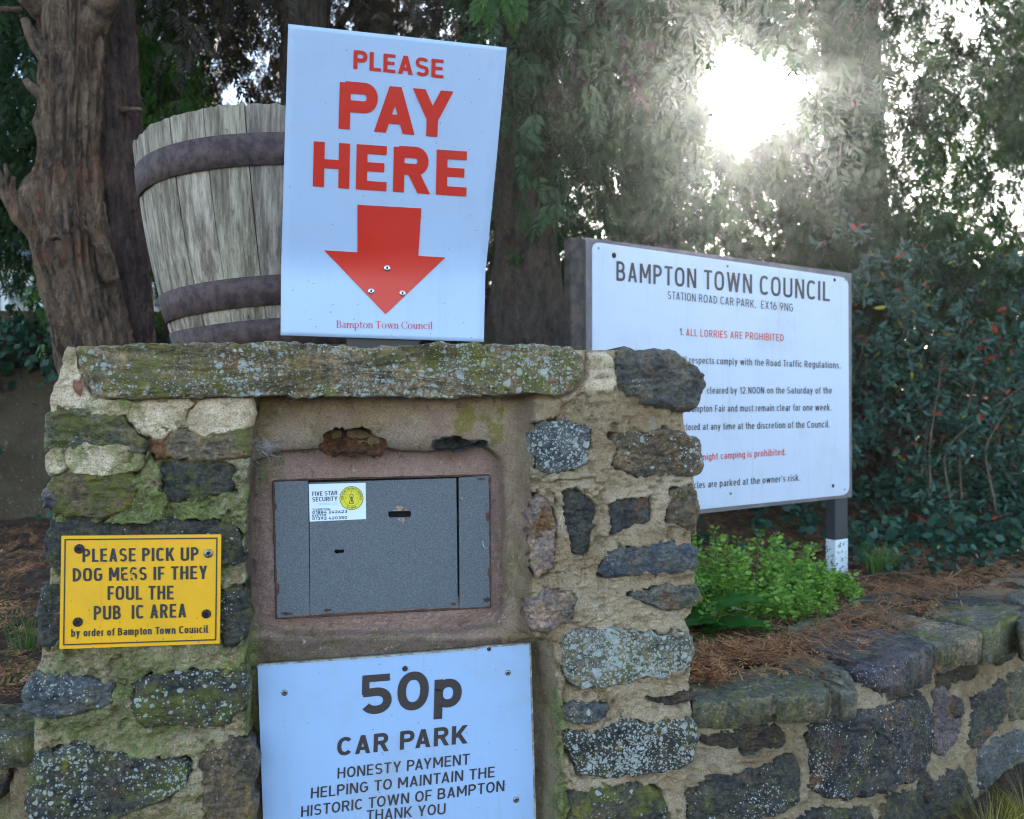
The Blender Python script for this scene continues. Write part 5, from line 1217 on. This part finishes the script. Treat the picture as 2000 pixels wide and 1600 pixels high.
def hang(N, box, dens, seed, thr=-.1, sc=1.6, up=.35):
    """drooping fronds inside a box [x0,x1,y0,y1,z0,z1]: each frond is a curve set with sprays; clumped by noise"""
    rg = np.random.default_rng(seed); K = 16; n = N//K
    O = rg.random((n, 3))*(np.array([box[1]-box[0], box[3]-box[2], box[5]-box[4]]))+np.array([box[0], box[2], box[4]])
    f = fbm(O*np.array([1, 1, .7]), sc, 3, seed); O = O[f > thr]; n = len(O)
    a = rg.uniform(0, 6.28, n); h = np.stack([np.cos(a), np.sin(a), a*0], 1); L = rg.uniform(.3, .75, n)
    t = (np.arange(K)[None, :]+rg.random((n, K)))/K
    P = O[:, None]+h[:, None]*(L[:, None]*t*.55)[..., None]; P[..., 2] += .30*L[:, None]-L[:, None]*t**1.6*.95
    P = P+rg.normal(size=P.shape)*.022
    d = h[:, None]*.35*(1-t)[..., None]+rg.normal(size=P.shape)*.33; d[..., 2] -= .35+.75*t
    P = P.reshape(-1, 3); d = d.reshape(-1, 3)
    keep = np.ones(len(P), bool)
    for c, r in GAPS:
        dd = np.linalg.norm((P-c)*np.array([1, .7, 1]), axis=1)/r; keep &= ~(dd < .75+.5*rg.random(len(P)))
    keep &= sun_clear(P, rg)
    return P[keep], d[keep]
def boughs(parent, root, ends, mat, r0, seed=1):
    for i, e in enumerate(ends):
        e = np.array(e, float); root_ = np.array(root(e), float); mid = (root_+e)/2+np.array([0, 0, .25*np.linalg.norm(e-root_)*.5])
        limb('limb', parent, mat, [root_, mid, e], [r0, r0*.6, r0*.2], 8, seed+i)
# where daylight shows through
sunp = lambda Y: P3(1462, 178, Y)
for px, py in ((15,570),(45,590),(305,635),(30,545),(310,610)):
    for Y in (3.9, 4.9, 5.9, 6.9, 7.9, 9.0, 10.0): GAPS.append((P3(px, py, Y), .055*Y))
# 1. twin-stemmed tree at the left
t1 = thing('conifer_tree', 'twin-stemmed conifer with peeling reddish bark at the left edge beside the barrel', 'tree', (-1.95, 3.3, .45))
Yt = 3.1
def bx(px, py, Y=Yt): return P3(px, py, Y)
v, f = trunk_mesh([P3(237, 1000, 3.05), P3(212, 800, 3.05), P3(174, 640, 3.05), P3(144, 520, 3.05), P3(134, 400, 3.05), P3(134, 300, 3.05), P3(140, 100, 3.05), P3(140, -60, 3.05), P3(122, -400, 3.05)], [.15, .13, .115, .115, .10, .088, .09, .105, .10], 130, 420, 4, 3, .07, .022,
                  bumps=[(-2.2, 1.85, .03, .07), (-1.2, 1.70, .02, .06), (-2.9, 1.78, .05, .10), (-1.9, 1.62, .02, .05), (3.1, 2.1, .02, .04)])
mk('trunk', v, f, BARK_L, t1)
v, f = trunk_mesh([P3(250, 950, 3.22), P3(240, 700, 3.22), P3(228, 500, 3.22), P3(212, 300, 3.22), P3(200, 100, 3.22), P3(200, -80, 3.22), P3(215, -400, 3.22)], [.15, .115, .115, .115, .11, .10, .09], 90, 260, 8, 3, .10, .016, bumps=[(-1.8, 1.5, .03, .06), (-1.2, 1.9, .02, .05)])
mk('trunk', v, f, BARK_SHADE, t1, props=None)['label'] = 'darker second stem leaning behind the first'
for pts, rd in (([P3(95, 470, 3.02), P3(30, 405, 2.95), P3(5, 365, 2.93), P3(-6, 335, 2.9)], [.045, .03, .022, .014]), ([P3(30, 400, 2.95), P3(22, 365, 2.93), P3(26, 345, 2.92)], [.018, .012, .005]), ([P3(5, 370, 2.93), P3(14, 345, 2.92), P3(10, 320, 2.9)], [.015, .01, .004]),
                ([P3(215, 545, 3.02), P3(200, 490, 2.96), P3(184, 452, 2.93), P3(166, 444, 2.92)], [.032, .026, .019, .008]), ([P3(184, 455, 2.93), P3(176, 430, 2.92), P3(172, 415, 2.92)], [.016, .01, .004]), ([P3(186, 450, 2.93), P3(190, 420, 2.94), P3(195, 395, 2.96)], [.012, .008, .004]),
                ([P3(120, 30, 3.05), P3(60, -5, 2.95), P3(30, -60, 2.9)], [.07, .05, .035]), ([P3(170, 60, 3.05), P3(205, 0, 3.0), P3(220, -80, 3.0)], [.06, .045, .03]), ([P3(115, 130, 3.03), P3(62, 70, 2.98), P3(45, 35, 2.96)], [.04, .022, .012]), ([P3(115, 210, 3.03), P3(60, 170, 2.98), P3(48, 155, 2.97)], [.035, .02, .012]),
                ([P3(235, 215, 3.15), P3(262, 214, 3.1), P3(274, 213, 3.08)], [.012, .01, .007]), ([P3(100, 465, 2.92), P3(112, 460, 2.88)], [.012, .006]), ([P3(40, 20, 3.0), P3(0, 18, 2.95), P3(-60, 40, 2.9)], [.012, .01, .006])):
    limb('limb', t1, BARK_L, pts, rd, 10, len(pts)*7+int(rd[0]*1000))
# 2-4. trunks behind the signs
def bigtrunk(label, px_l, px_r, Y, seed, mat, base=660, lobes=4, extra=None, flare=1.3):
    x0, x1 = (px_l+px_r)/2, (px_r-px_l)/2/F*Y
    t = thing('conifer_tree', label, 'tree', tuple(P3(x0, base, Y)*np.array([1, 1, 0])+np.array([0, 0, .45])))
    top = extra or x0
    v, f = trunk_mesh([P3(x0, HY+.66/Y*F+20, Y), P3(x0, base, Y), P3(x0, base-150, Y), P3((x0+top)/2, 200, Y), P3(top, -200, Y), P3(top, -700, Y)], [x1*flare*1.15, x1*flare, x1, x1*.97, x1*.95, x1*.8], 90, 240, seed, lobes, .12, .018)
    mk('trunk', v, f, mat, t); return t
tA = bigtrunk('brown conifer trunk just left of the pay sign, behind the barrel', 552, 640, 3.9, 11, BARK_B)
tB = bigtrunk('conifer trunk seen above the middle of the pay sign', 708, 765, 4.3, 17, BARK_B)
tC = bigtrunk('thick brown conifer trunk with a flared foot right of the pay sign', 968, 1086, 4.0, 23, BARK_B, base=640, lobes=5, flare=1.35)
limb('limb', tB, BARK_B, [P3(640, 90, 4.4), P3(690, 10, 4.4), P3(740, -80, 4.4)], [.02, .02, .02], 8)
tD = thing('conifer_tree', 'tall conifer with hanging grey-green sprays right of the sun', 'tree', (2.6, 6.4, .45))
v, f = trunk_mesh([(2.6, 6.4, .3), (2.55, 6.4, 1.5), (2.5, 6.45, 3.5), (2.5, 6.5, 7)], [.3, .25, .2, .1], 60, 120, 31, 5, .1, .02); mk('trunk', v, f, BARK_B, tD)
tE = thing('conifer_tree', 'sunlit conifer behind the notice board under the sun', 'tree', (1.0, 6.2, .45))
v, f = trunk_mesh([(1.05, 6.2, .3), (1.0, 6.2, 1.5), (.95, 6.25, 3.5), (1.0, 6.3, 7)], [.26, .2, .17, .1], 60, 120, 33, 5, .1, .02); mk('trunk', v, f, BARK_B, tE)
# daylight gaps, set in the crowns' own depth
for px, py, r in ((1280,380,.11),(1240,350,.13),(1295,420,.12),(1270,455,.10),(1105,500,.07),(1110,560,.08),(1095,400,.07),(1100,630,.09),(1600,250,.14),(1640,300,.10),(1560,200,.12),(1760,300,.08),(1450,30,.14),(1530,40,.15),(1610,60,.10),(1680,40,.06),(1920,60,.14),(1970,120,.12),(1980,400,.26),(1985,470,.2),(1950,330,.10),(1720,560,.07),(1760,540,.08),(1850,380,.08),(1480,420,.07),(1500,395,.08),(1660,350,.08),(1700,250,.06),(1800,200,.05),(1400,480,.05),(1230,230,.05)):
    for Y in (4.6, 5.6, 6.8): GAPS.append((P3(px, py, Y), 1.05*r*Y/5.6))
for px, py, r in ((410,110,.10),(450,115,.08),(430,40,.10),(480,20,.12),(530,30,.08),(415,205,.09),(440,200,.08),(540,190,.10),(350,80,.05),(320,140,.05),(500,160,.06),(395,60,.06),(480,160,.06),(345,170,.05),(50,200,.14),(40,110,.1),(20,280,.1),(525,85,.06),(300,30,.05),(380,190,.05)):
    for Y in (6.5, 8.0): GAPS.append((P3(px, py, Y), .55*r*Y/7.))
def crown(tree, name, N, box, seed, mat, L=(.08, .16), thr=-.15, sc=1.6, K=11, wid=.14):
    P, d = hang(N, box, 1, seed, thr, sc); rg = np.random.default_rng(seed+1); v, f, r = sprays(P, d, rg.uniform(L[0], L[1], len(P)), K, wid, seed=seed)
    r = np.clip(r*.5+.5*np.repeat((fbm(P, 2.2, 2, seed+4)*.5+.5), 4*K), 0, .95)
    return mk(name, v, f, mat, tree, False, attrs=dict(rnd=r))
# right-hand conifers: x from px 1080 to beyond the frame
crown(tE, 'crown', 30000, (.0, 2.1, 5.4, 7.1, 1.2, 4.6), 51, CYP, (.08, .15), -.05, 2.0)
crown(tD, 'crown', 54000, (1.7, 5.4, 4.8, 6.9, 1.6, 5.0), 53, CYP, (.08, .15), -.10, 1.7)
crown(tC, 'crown', 9000, (-.1, 1.2, 3.3, 4.6, 2.15, 3.8), 55, CYP, (.08, .14), .05)
crown(tA, 'crown', 48000, (-4.2, .2, 5.8, 8.0, 1.4, 5.4), 57, CYP_DK, (.07, .13), -.5, 1.8)
crown(tB, 'crown', 9000, (-1.6, .4, 3.6, 4.6, 2.75, 4.2), 59, CYP_DK, (.08, .14), .1)
crown(t1, 'crown', 12000, (-2.9, -1.75, 3.6, 5.0, 1.95, 3.9), 61, CYP, (.08, .15), -.05)
crown(t1, 'crown', 2600, (-1.82, -1.64, 3.8, 4.2, 1.35, 3.2), 63, CYP_BR, (.08, .13), .0)
# high canopy over the signs, out of the picture above: it shades the bank
crown(tD, 'crown', 9000, (-.8, 4.5, 3.0, 5.2, 3.8, 6.2), 65, CYP, (.16, .3), -.3, 1.0)
crown(tA, 'crown', 9000, (-4.5, .6, 3.2, 5.2, 3.8, 6.5), 67, CYP, (.16, .3), -.3, 1.0)
# the fresh sprig hanging into the top of the picture
sp = []; sdv = []; rg = np.random.default_rng(3)
for px, py, dx in ((935,-30,-.15),(950,-10,-.2),(962,0,-.3),(985,-20,.1),(1000,-5,.25),(1010,10,.1),(1000,20,-.1),(945,5,-.1),(970,-25,.3)):
    for k in range(4): sp.append(P3(px+rg.normal()*5, py-k*14, 2.35+rg.normal()*.03)); sdv.append([dx+rg.normal()*.25, rg.normal()*.15, -1])
v, f, r = sprays(np.array(sp), np.array(sdv), rg.uniform(.045, .085, len(sp)), 13, .20, flat=np.array([0, 1., 0.1]), seed=5)
sg = thing('cypress_sprig', 'bright green cypress sprig hanging at the top edge right of the pay sign', 'branch', tuple(P3(975, -200, 2.35)))
mk('foliage', v, f, CYP_BR, sg, False, attrs=dict(rnd=r)); limb('twig', sg, TWIG, [P3(975, -220, 2.35), P3(970, -100, 2.35), P3(968, -10, 2.35)], [.006, .004, .002], 6)
limb('twig', sg, TWIG, [P3(972, -110, 2.35), P3(1000, -60, 2.35), P3(1006, 0, 2.35)], [.003, .003, .0015], 6)
# far dark wood closing the view at eye level
far = []
rg = np.random.default_rng(77); N = 26000
P = np.stack([rg.uniform(-2.3, 9, N), rg.uniform(9, 12, N), rg.uniform(.4, 3.2, N)], 1); ff = fbm(P, .9, 3, 5); P = P[(ff > -.30-.1*(P[:, 2] < 1.8))]
kp = np.ones(len(P), bool)
for c, r in [(P3(1105, 520, 10), .25), (P3(1110, 610, 10), .2), (P3(1985, 430, 10), .6), (P3(1760, 550, 10), .35), (P3(1270, 430, 10), .3), (P3(300, 640, 10), .5), (sunp(10.5), .45)]: kp &= np.linalg.norm((P-c)*np.array([1, .2, 1]), axis=1) > r*(.8+.4*rg.random(len(P)))
P = P[kp]; v, f, r = leaves(P, rg.normal(size=(len(P), 3)), rg.uniform(.12, .26, len(P)), .5, 7)
o = mk('far_wood', v, f, CYP_DK, None, False, attrs=dict(rnd=r)); tag(o, 'dark distant wood closing the view behind the trees', 'wood', kind='stuff')
# the shrub with blue-green leaves at the right
sh = thing('berberis_shrub', 'big evergreen shrub with blue-green leaves and a few red ones at the right edge', 'shrub', (2.6, 4.9, .45))
rg = np.random.default_rng(88); tips = []; dirs = []
for i in range(520):
    c = np.array([rg.uniform(1.55, 3.6), rg.uniform(4.2, 5.6), rg.uniform(.55, 2.0)]); top = 1.55+.42*math.sin((c[0]-1.2)*1.1)
    if c[2] > top+.25*rg.random() or fbm(c[None], 2.2, 2, 9)[0] < -.25: continue
    d = np.array([rg.normal()*.6, -.5+rg.normal()*.5, rg.normal()*.45-.1]); d /= np.linalg.norm(d); L = rg.uniform(.18, .4)
    for k in range(34):
        t = rg.random(); tips.append(c+d*L*t+np.array([0, 0, -.25*(L*t)**2/L])+rg.normal(size=3)*.012); dirs.append(d*.6+rg.normal(size=3)*.75)
tips = np.array(tips); v, f, r = leaves(tips, np.array(dirs), rg.uniform(.03, .062, len(tips)), .42, 9)
mk('foliage', v, f, SHRUB, sh, False, attrs=dict(rnd=r))
for i in range(20):
    x = rg.uniform(1.5, 3.6); y = rg.uniform(4.3, 5.4); limb('stem', sh, TWIG, [(x, y, .4), (x+rg.normal()*.1, y-.05, .9), (x+rg.normal()*.25, y-.15, 1.3+rg.random()*.5)], [.008, .006, .002], 5, i)
# dark understorey that fills the shrub's heart
N = 9000; P = np.stack([rg.uniform(.4, 5.5, N), rg.uniform(5.6, 7.4, N), rg.uniform(.45, 1.95, N)], 1); P = P[fbm(P, 1.5, 3, 8) > -.35]; v, f, r = leaves(P, rg.normal(size=(len(P), 3)), rg.uniform(.05, .11, len(P)), .5, 12)
o = mk('undergrowth', v, f, CYP_DK, None, False, attrs=dict(rnd=r)); tag(o, 'dark undergrowth filling the gap behind the notice board and shrub', 'undergrowth', kind='stuff')
# ivy over the bank
def ivy_patch(N, xr, yr, zf, seed, L=(.03, .06)):
    rg = np.random.default_rng(seed); P = np.stack([rg.uniform(*xr, N), rg.uniform(*yr, N), np.zeros(N)], 1); P = P[fbm(P, 3, 3, seed) > -.1]; P[:, 2] = zf(P)+rg.random(len(P))**2*.10
    v, f, r = leaves(P, np.stack([rg.normal(size=len(P)), rg.normal(size=len(P))-.6, rg.normal(size=len(P))*.5], 1), rg.uniform(L[0], L[1], len(P)), .85, seed, .15); return v, f, r
A = [ivy_patch(9000, (.5, 4.2), (3.75, 5.2), lambda P: bank_h(P[:, 0], P[:, 1])+.02+np.clip(P[:, 1]-4.1, 0, 2)*.18, 91), ivy_patch(900, (1.3, 2.9), (3.2, 3.8), lambda P: bank_h(P[:, 0], P[:, 1])+.01, 93, (.022, .045))]
v = np.concatenate([a[0] for a in A]); f = np.concatenate([A[0][1], A[1][1]+len(A[0][0])]); r = np.concatenate([a[2] for a in A])
o = mk('ivy', v, f, IVY, None, False, attrs=dict(rnd=r)); tag(o, 'ivy trailing over the bank below the notice board and shrub', 'ivy', kind='stuff')
# left garden wall with ivy
gw = thing('garden_wall', 'dark boundary wall covered with ivy at the left edge behind the conifer', 'wall', (-2.8, 4.6, .4))
v, f = boxvf((-2.9, 4.75, 1.0), (1.35, .1, 0), (0, .12, 0), (0, 0, .62)); mk('wall_body', v, f, MORTAR, gw, False, attrs={k: np.full(8, q) for k, q in (('moss', -.3), ('pink', 0), ('dark', 1), ('yellow', -1))})
N = 9000; P = np.stack([rg.uniform(-4.2, -1.55, N), rg.uniform(4.42, 4.62, N), rg.uniform(.45, 1.72, N)], 1); P = P[(fbm(P, 2.4, 3, 4) > -.25) & (P[:, 2] < 1.62-.12*rg.random(len(P)))]
v, f, r = leaves(P, np.stack([rg.normal(size=len(P))*.7, rg.normal(size=len(P))*.4-.5, -.4+rg.normal(size=len(P))*.6], 1), rg.uniform(.035, .065, len(P)), .85, 14); o = mk('ivy', v, f, IVY, gw, False, attrs=dict(rnd=r)); o['kind'] = 'stuff'
# needle litter: dead brown sprays and loose needles lying on the bank
rg = np.random.default_rng(101)
def on_bank(N, xr, v0, v1, pw=1.0): x = rg.uniform(*xr, N); y = wall_y(x)+v0+(v1-v0)*rg.random(N)**pw; return x, y
def litter(N, xr, v0, v1, L, seed, thr=-9, K=7, top=0, wid=.12):
    x, y = on_bank(N, xr, v0, v1); P = np.stack([x, y, x*0], -1); m_ = fbm(P, 4.5, 3, seed) > thr; x, y = x[m_], y[m_]
    z = np.maximum(bank_h(x, y), np.where(y-wall_y(x) < .36, .516, 0))+.004+rg.random(len(x))*.012
    d = np.stack([rg.normal(size=len(x)), rg.normal(size=len(x)), rg.normal(size=len(x))*.12], 1); fl = np.tile([0, 0, 1.], (len(x), 1))+rg.normal(size=(len(x), 3))*.25
    return sprays(np.stack([x, y, z], 1), d, rg.uniform(*L, len(x)), K, wid, flat=fl, seed=seed, curl=-.05)
parts = [litter(15000, (-.0, 3.6), .40, 2.6, (.02, .06), 1), litter(3000, (.28, 2.2), .10, .42, (.015, .045), 2, .15), litter(7000, (-3, -.7), .12, 3.0, (.02, .07), 3), litter(1600, (.30, .75), .10, .34, (.02, .06), 4, -.1)]
V_ = []; F_ = []; R2 = []; n = 0
for v, f, r in parts: V_.append(v); F_.append(f+n); R2.append(r); n += len(v)
# loose straws
N = 9000; x, y = on_bank(N, (-3, 3.6), .05, 2.6); x = np.concatenate([x, rg.uniform(.25, 1.6, 2500)]); y = np.concatenate([y, wall_y(x[N:])+.2+rg.random(2500)*.5]); N = len(x)
z = np.maximum(bank_h(x, y), np.where(y-wall_y(x) < .36, .516, 0))+.006+rg.random(N)*.02; a = rg.uniform(0, 6.28, N); L = rg.uniform(.012, .05, N); w_ = rg.uniform(.0006, .0014, N); rise = rg.normal(size=N)*.12
p = np.stack([x, y, z], 1); d = np.stack([np.cos(a), np.sin(a), rise], 1)*L[:, None]; s = np.stack([-np.sin(a), np.cos(a), a*0], 1)*w_[:, None]
v = np.stack([p-d-s, p-d+s, p+d+s, p+d-s], 1).reshape(-1, 3); V_.append(v); F_.append(np.arange(N*4).reshape(N, 4)+n); R2.append(np.repeat(rg.random(N), 4))
o = mk('needle_litter', np.concatenate(V_), np.concatenate(F_), LITTER, None, False, attrs=dict(rnd=np.concatenate(R2))); tag(o, 'rusty brown fallen conifer needles and dead sprays lying over the bank and wall top', 'needle litter', kind='stuff')
# dead twigs on the bank
for i in range(14):
    x = rg.uniform(.5, 2.6); y = wall_y(x)+rg.uniform(.25, 1.9); z = float(bank_h(np.array(x), np.array(y)))+.02; a = rg.uniform(-.5, .5)+(math.pi if rg.random() < .5 else 0); L = rg.uniform(.08, .35)
    o = limb('fallen_twig', None, TWIG, [(x, y, max(z, .52 if y-wall_y(x) < .36 else 0)), (x+L*.5*math.cos(a), y+L*.5*math.sin(a), z+.03), (x+L*math.cos(a), y+L*math.sin(a), z+.015)], [.0022, .0018, .001], 5, i); tag(o, 'thin bare twig lying in the brown litter behind the low wall', 'twig', 'fallen twigs on the bank')
# green weeds behind the pillar's right edge
def weeds():
    tips = []; dirs = []; stems = []
    cl = [(.42, 2.62, .26, .18), (.54, 2.60, .28, .16), (.68, 2.64, .30, .16), (.82, 2.70, .26, .15), (.95, 2.78, .19, .12), (.60, 2.50, .17, .14), (.80, 2.58, .15, .13), (1.06, 2.86, .12, .08), (.45, 2.8, .28, .16)]
    for cx_, cy_, h, sp_ in cl:
        for i in range(32):
            x = cx_+rg.normal()*sp_*.45; y = cy_+rg.normal()*sp_*.5; H_ = h*rg.uniform(.3, 1.05)*.80; lx, ly = rg.normal()*.25, rg.normal()*.25-.05; z = float(bank_h(np.array(x), np.array(y)))
            p0_ = np.array([x, y, z]); p1_ = p0_+np.array([lx*H_, ly*H_, H_]); stems.append((p0_, p1_))
            nw = int(5+H_*38)
            for k in range(nw):
                t = .15+.85*(k+1)/nw; c = p0_+(p1_-p0_)*t
                for q in range(4):
                    a = rg.uniform(0, 6.28); tips.append(c+np.array([math.cos(a), math.sin(a), 0])*.006); dirs.append([math.cos(a), math.sin(a), rg.uniform(-.1, .6)])
    return np.array(tips), np.array(dirs), stems
tp, dr, stems = weeds(); v, f, r = leaves(tp, dr, rg.uniform(.010, .024, len(tp)), .62, 21)
sv_ = []; 
for a, b in stems: q, ff_ = tube([a, (a+b)/2, b], [.0012, .001, .0007], 4); sv_.append((q, [x for x in ff_ if len(x) == 4]))
q, ff_ = join(sv_); ff_ = np.array([x for x in ff_]); n = len(v)
o = mk('green_weeds', np.concatenate([v, q]), np.concatenate([f, ff_+n]), WEED, None, False, attrs=dict(rnd=np.concatenate([r, np.full(len(q), .6)]))); tag(o, 'bright green leafy weeds growing below the notice board behind the pillar', 'weeds', kind='stuff')
# broad dock leaves
dk = thing('dock_plant', 'dock plant with broad glossy leaves against the right foot of the pillar', 'plant', (.50, 2.42, .48))
for x0, y0, z0, a, L, wd, dz in ((.47, 2.40, .50, .05, .27, .13, .09), (.49, 2.36, .49, -.25, .22, .12, .045), (.46, 2.32, .49, -.45, .16, .07, .01), (.44, 2.44, .50, .5, .2, .09, .12), (.42, 2.36, .49, -.1, .16, .07, .05)):
    nl, nw_ = 18, 9; V = []
    for i in range(nl):
        t = i/(nl-1); wv = wd*.5*math.sin(math.pi*min(1, t**.8))**.8*(1+.06*math.sin(t*38)); cz = z0+dz*math.sin(t*2.2)*.8
        for j in range(nw_):
            u = (j/(nw_-1)-.5)*2; lx_ = L*t; V.append((x0+math.cos(a)*lx_-math.sin(a)*wv*u, y0+math.sin(a)*lx_+math.cos(a)*wv*u, cz+.3*wv*abs(u)+.003*math.sin(t*30+abs(u)*3)))
    mk('leaf', V, grid_faces(nl, nw_), DOCK, dk, attrs=dict(rnd=np.full(nl*nw_, RNG.random())))
# grass tufts
def tuft(name, label, base, n_b, h, spread, mat, group=None, lean=(0, 0)):
    V = []; Fs = []; R3 = []
    for i in range(n_b):
        a = rg.uniform(0, 6.28); r0 = rg.random()*spread*.4; p = np.array([base[0]+r0*math.cos(a), base[1]+r0*math.sin(a), base[2]]); L = h*rg.uniform(.45, 1.1); o_ = np.array([math.cos(a)*spread*rg.random()+lean[0]*L, math.sin(a)*spread*rg.random()+lean[1]*L, 0]); w_ = rg.uniform(.0009, .0022); sd_ = np.array([-math.sin(a+1), math.cos(a+1), 0])
        b0 = len(V)
        for k in range(6): t = k/5; c = p+o_*t*t+np.array([0, 0, L*(t-.28*t*t)]); ww = w_*(1-t*.85); V += [c-sd_*ww, c+sd_*ww]; R3 += [i/n_b]*2
        Fs += [(b0+2*k, b0+2*k+1, b0+2*k+3, b0+2*k+2) for k in range(5)]
    o = mk(name, V, Fs, mat, None, False, attrs=dict(rnd=R3)); tag(o, label, 'grass', group); return o
bz = lambda x, y: float(bank_h(np.array(x), np.array(y)))
tuft('grass_tuft', 'green grass tuft just right of the notice board post', (1.42, 3.35, bz(1.42, 3.35)), 150, .17, .13, GRASS)
tuft('grass_tuft', 'small green grass tuft at the right edge of the bank under the shrub', (2.25, 3.75, bz(2.25, 3.75)), 90, .15, .12, GRASS)
tuft('grass_tuft', 'thin green grass tuft left of the pillar in the brown litter', tuple(P3(55, 1200, 2.3)[:2])+(.47,), 40, .22, .12, GRASS)
tuft('grass_tuft', 'sparse grass tuft at the left edge near the low wall end', tuple(P3(20, 1340, 1.98)[:2])+(.47,), 30, .12, .10, GRASS)
for x, y, n_b, h, lab in ((.98, 2.0, 170, .14, 'yellowing grass growing at the foot of the low wall, nearest the pillar'), (1.16, 2.16, 170, .15, 'yellowing grass at the foot of the low wall by the right corner'), (1.33, 2.3, 130, .14, 'yellowing grass at the foot of the wall beyond the right corner')):
    tuft('grass_tuft', lab, (x, y-.05, .0), int(n_b*1.6), h*1.35, .14, DRYG)
v_, f_ = [], []
X, Y = np.meshgrid(np.linspace(-.3, 4.0, 60), np.linspace(0, 1, 12)); yy = wall_y(X)-.02-.9*Y; zz = .26*np.clip((X-.6)/.5, 0, 1)*(1-Y)*.05+.012+.015*fbm(np.stack([X, yy, X*0], -1), 8, 3, 3)
o = mk('verge', np.stack([X, yy, zz], -1).reshape(-1, 3), grid_faces(12, 60)[:, ::-1].copy(), SOIL); tag(o, kind='structure')
# ---------------------------------------------------------------- house far left
HM = plain('cream_render', (.80, .74, .62), .9, nz=(3, (.7, .63, .5), .4, .7)); RF = plain('roof_slate', (.10, .10, .11), .8); GL = plain('window_glass', (.10, .12, .14), .1); WF = plain('window_frame_white', (.8, .8, .78), .5)
hs = thing('house', 'cream house with white windows glimpsed between the left tree and the barrel', 'house', (-6.0, 12.5, 0))
v, f = boxvf((-6.6, 12.7, 1.35), (3.0, .5, 0), (-.3, 2.2, 0), (0, 0, 1.5)); mk('wall', v, f, HM, hs, False)
V = [(-9.9, 9.8, 2.78), (-3.2, 10.9, 2.78), (-3.8, 15.6, 2.78), (-10.5, 14.5, 2.78), (-9.6, 12.2, 4.4), (-4.1, 13.1, 4.4)]; mk('roof', V, [(0, 1, 5, 4), (1, 2, 5), (2, 3, 4, 5), (3, 0, 4), (0, 3, 2, 1)], RF, hs, False)
for k, (cx_, w_) in enumerate(((-8.2, .45), (-6.55, .45), (-5.7, .4), (-4.15, .3))):
    y_ = 12.7+(cx_+6.6)/6-2.2-.03
    fr_ = boxvf((cx_, y_-.03, 2.2), (w_, w_/6, 0), (0, .05, 0), (0, 0, .42)); o = mk('window', *fr_, WF, hs, False)
    for s in (-1, 1): mk('pane', *boxvf((cx_+s*w_*.48, y_-.09+s*w_*.08, 2.2), (w_*.40, w_*.4/6, 0), (0, .02, 0), (0, 0, .35)), GL, o, False)
# ---------------------------------------------------------------- added haze that stands in for the glare round the sun
hz_ = M('glare_haze'); m, n, b, o_ = hz_; n.nodes.remove(b); pv = n.nodes.new('ShaderNodeVolumePrincipled'); n.links.new(pv.outputs[0], o_.inputs['Volume'])
pv.inputs['Density'].default_value = HAZE; pv.inputs['Anisotropy'].default_value = .86; pv.inputs['Color'].default_value = (.95, .96, 1, 1)
if HAZE > 0:
    v, f = boxvf((0, 2.0, 2.9), (270, 0, 0), (0, 270, 0), (0, 0, 4.1)); o = mk('haze', v, f, m, None, False); tag(o, kind='stuff', label='thin haze added to stand in for the glare round the sun', cat='haze')
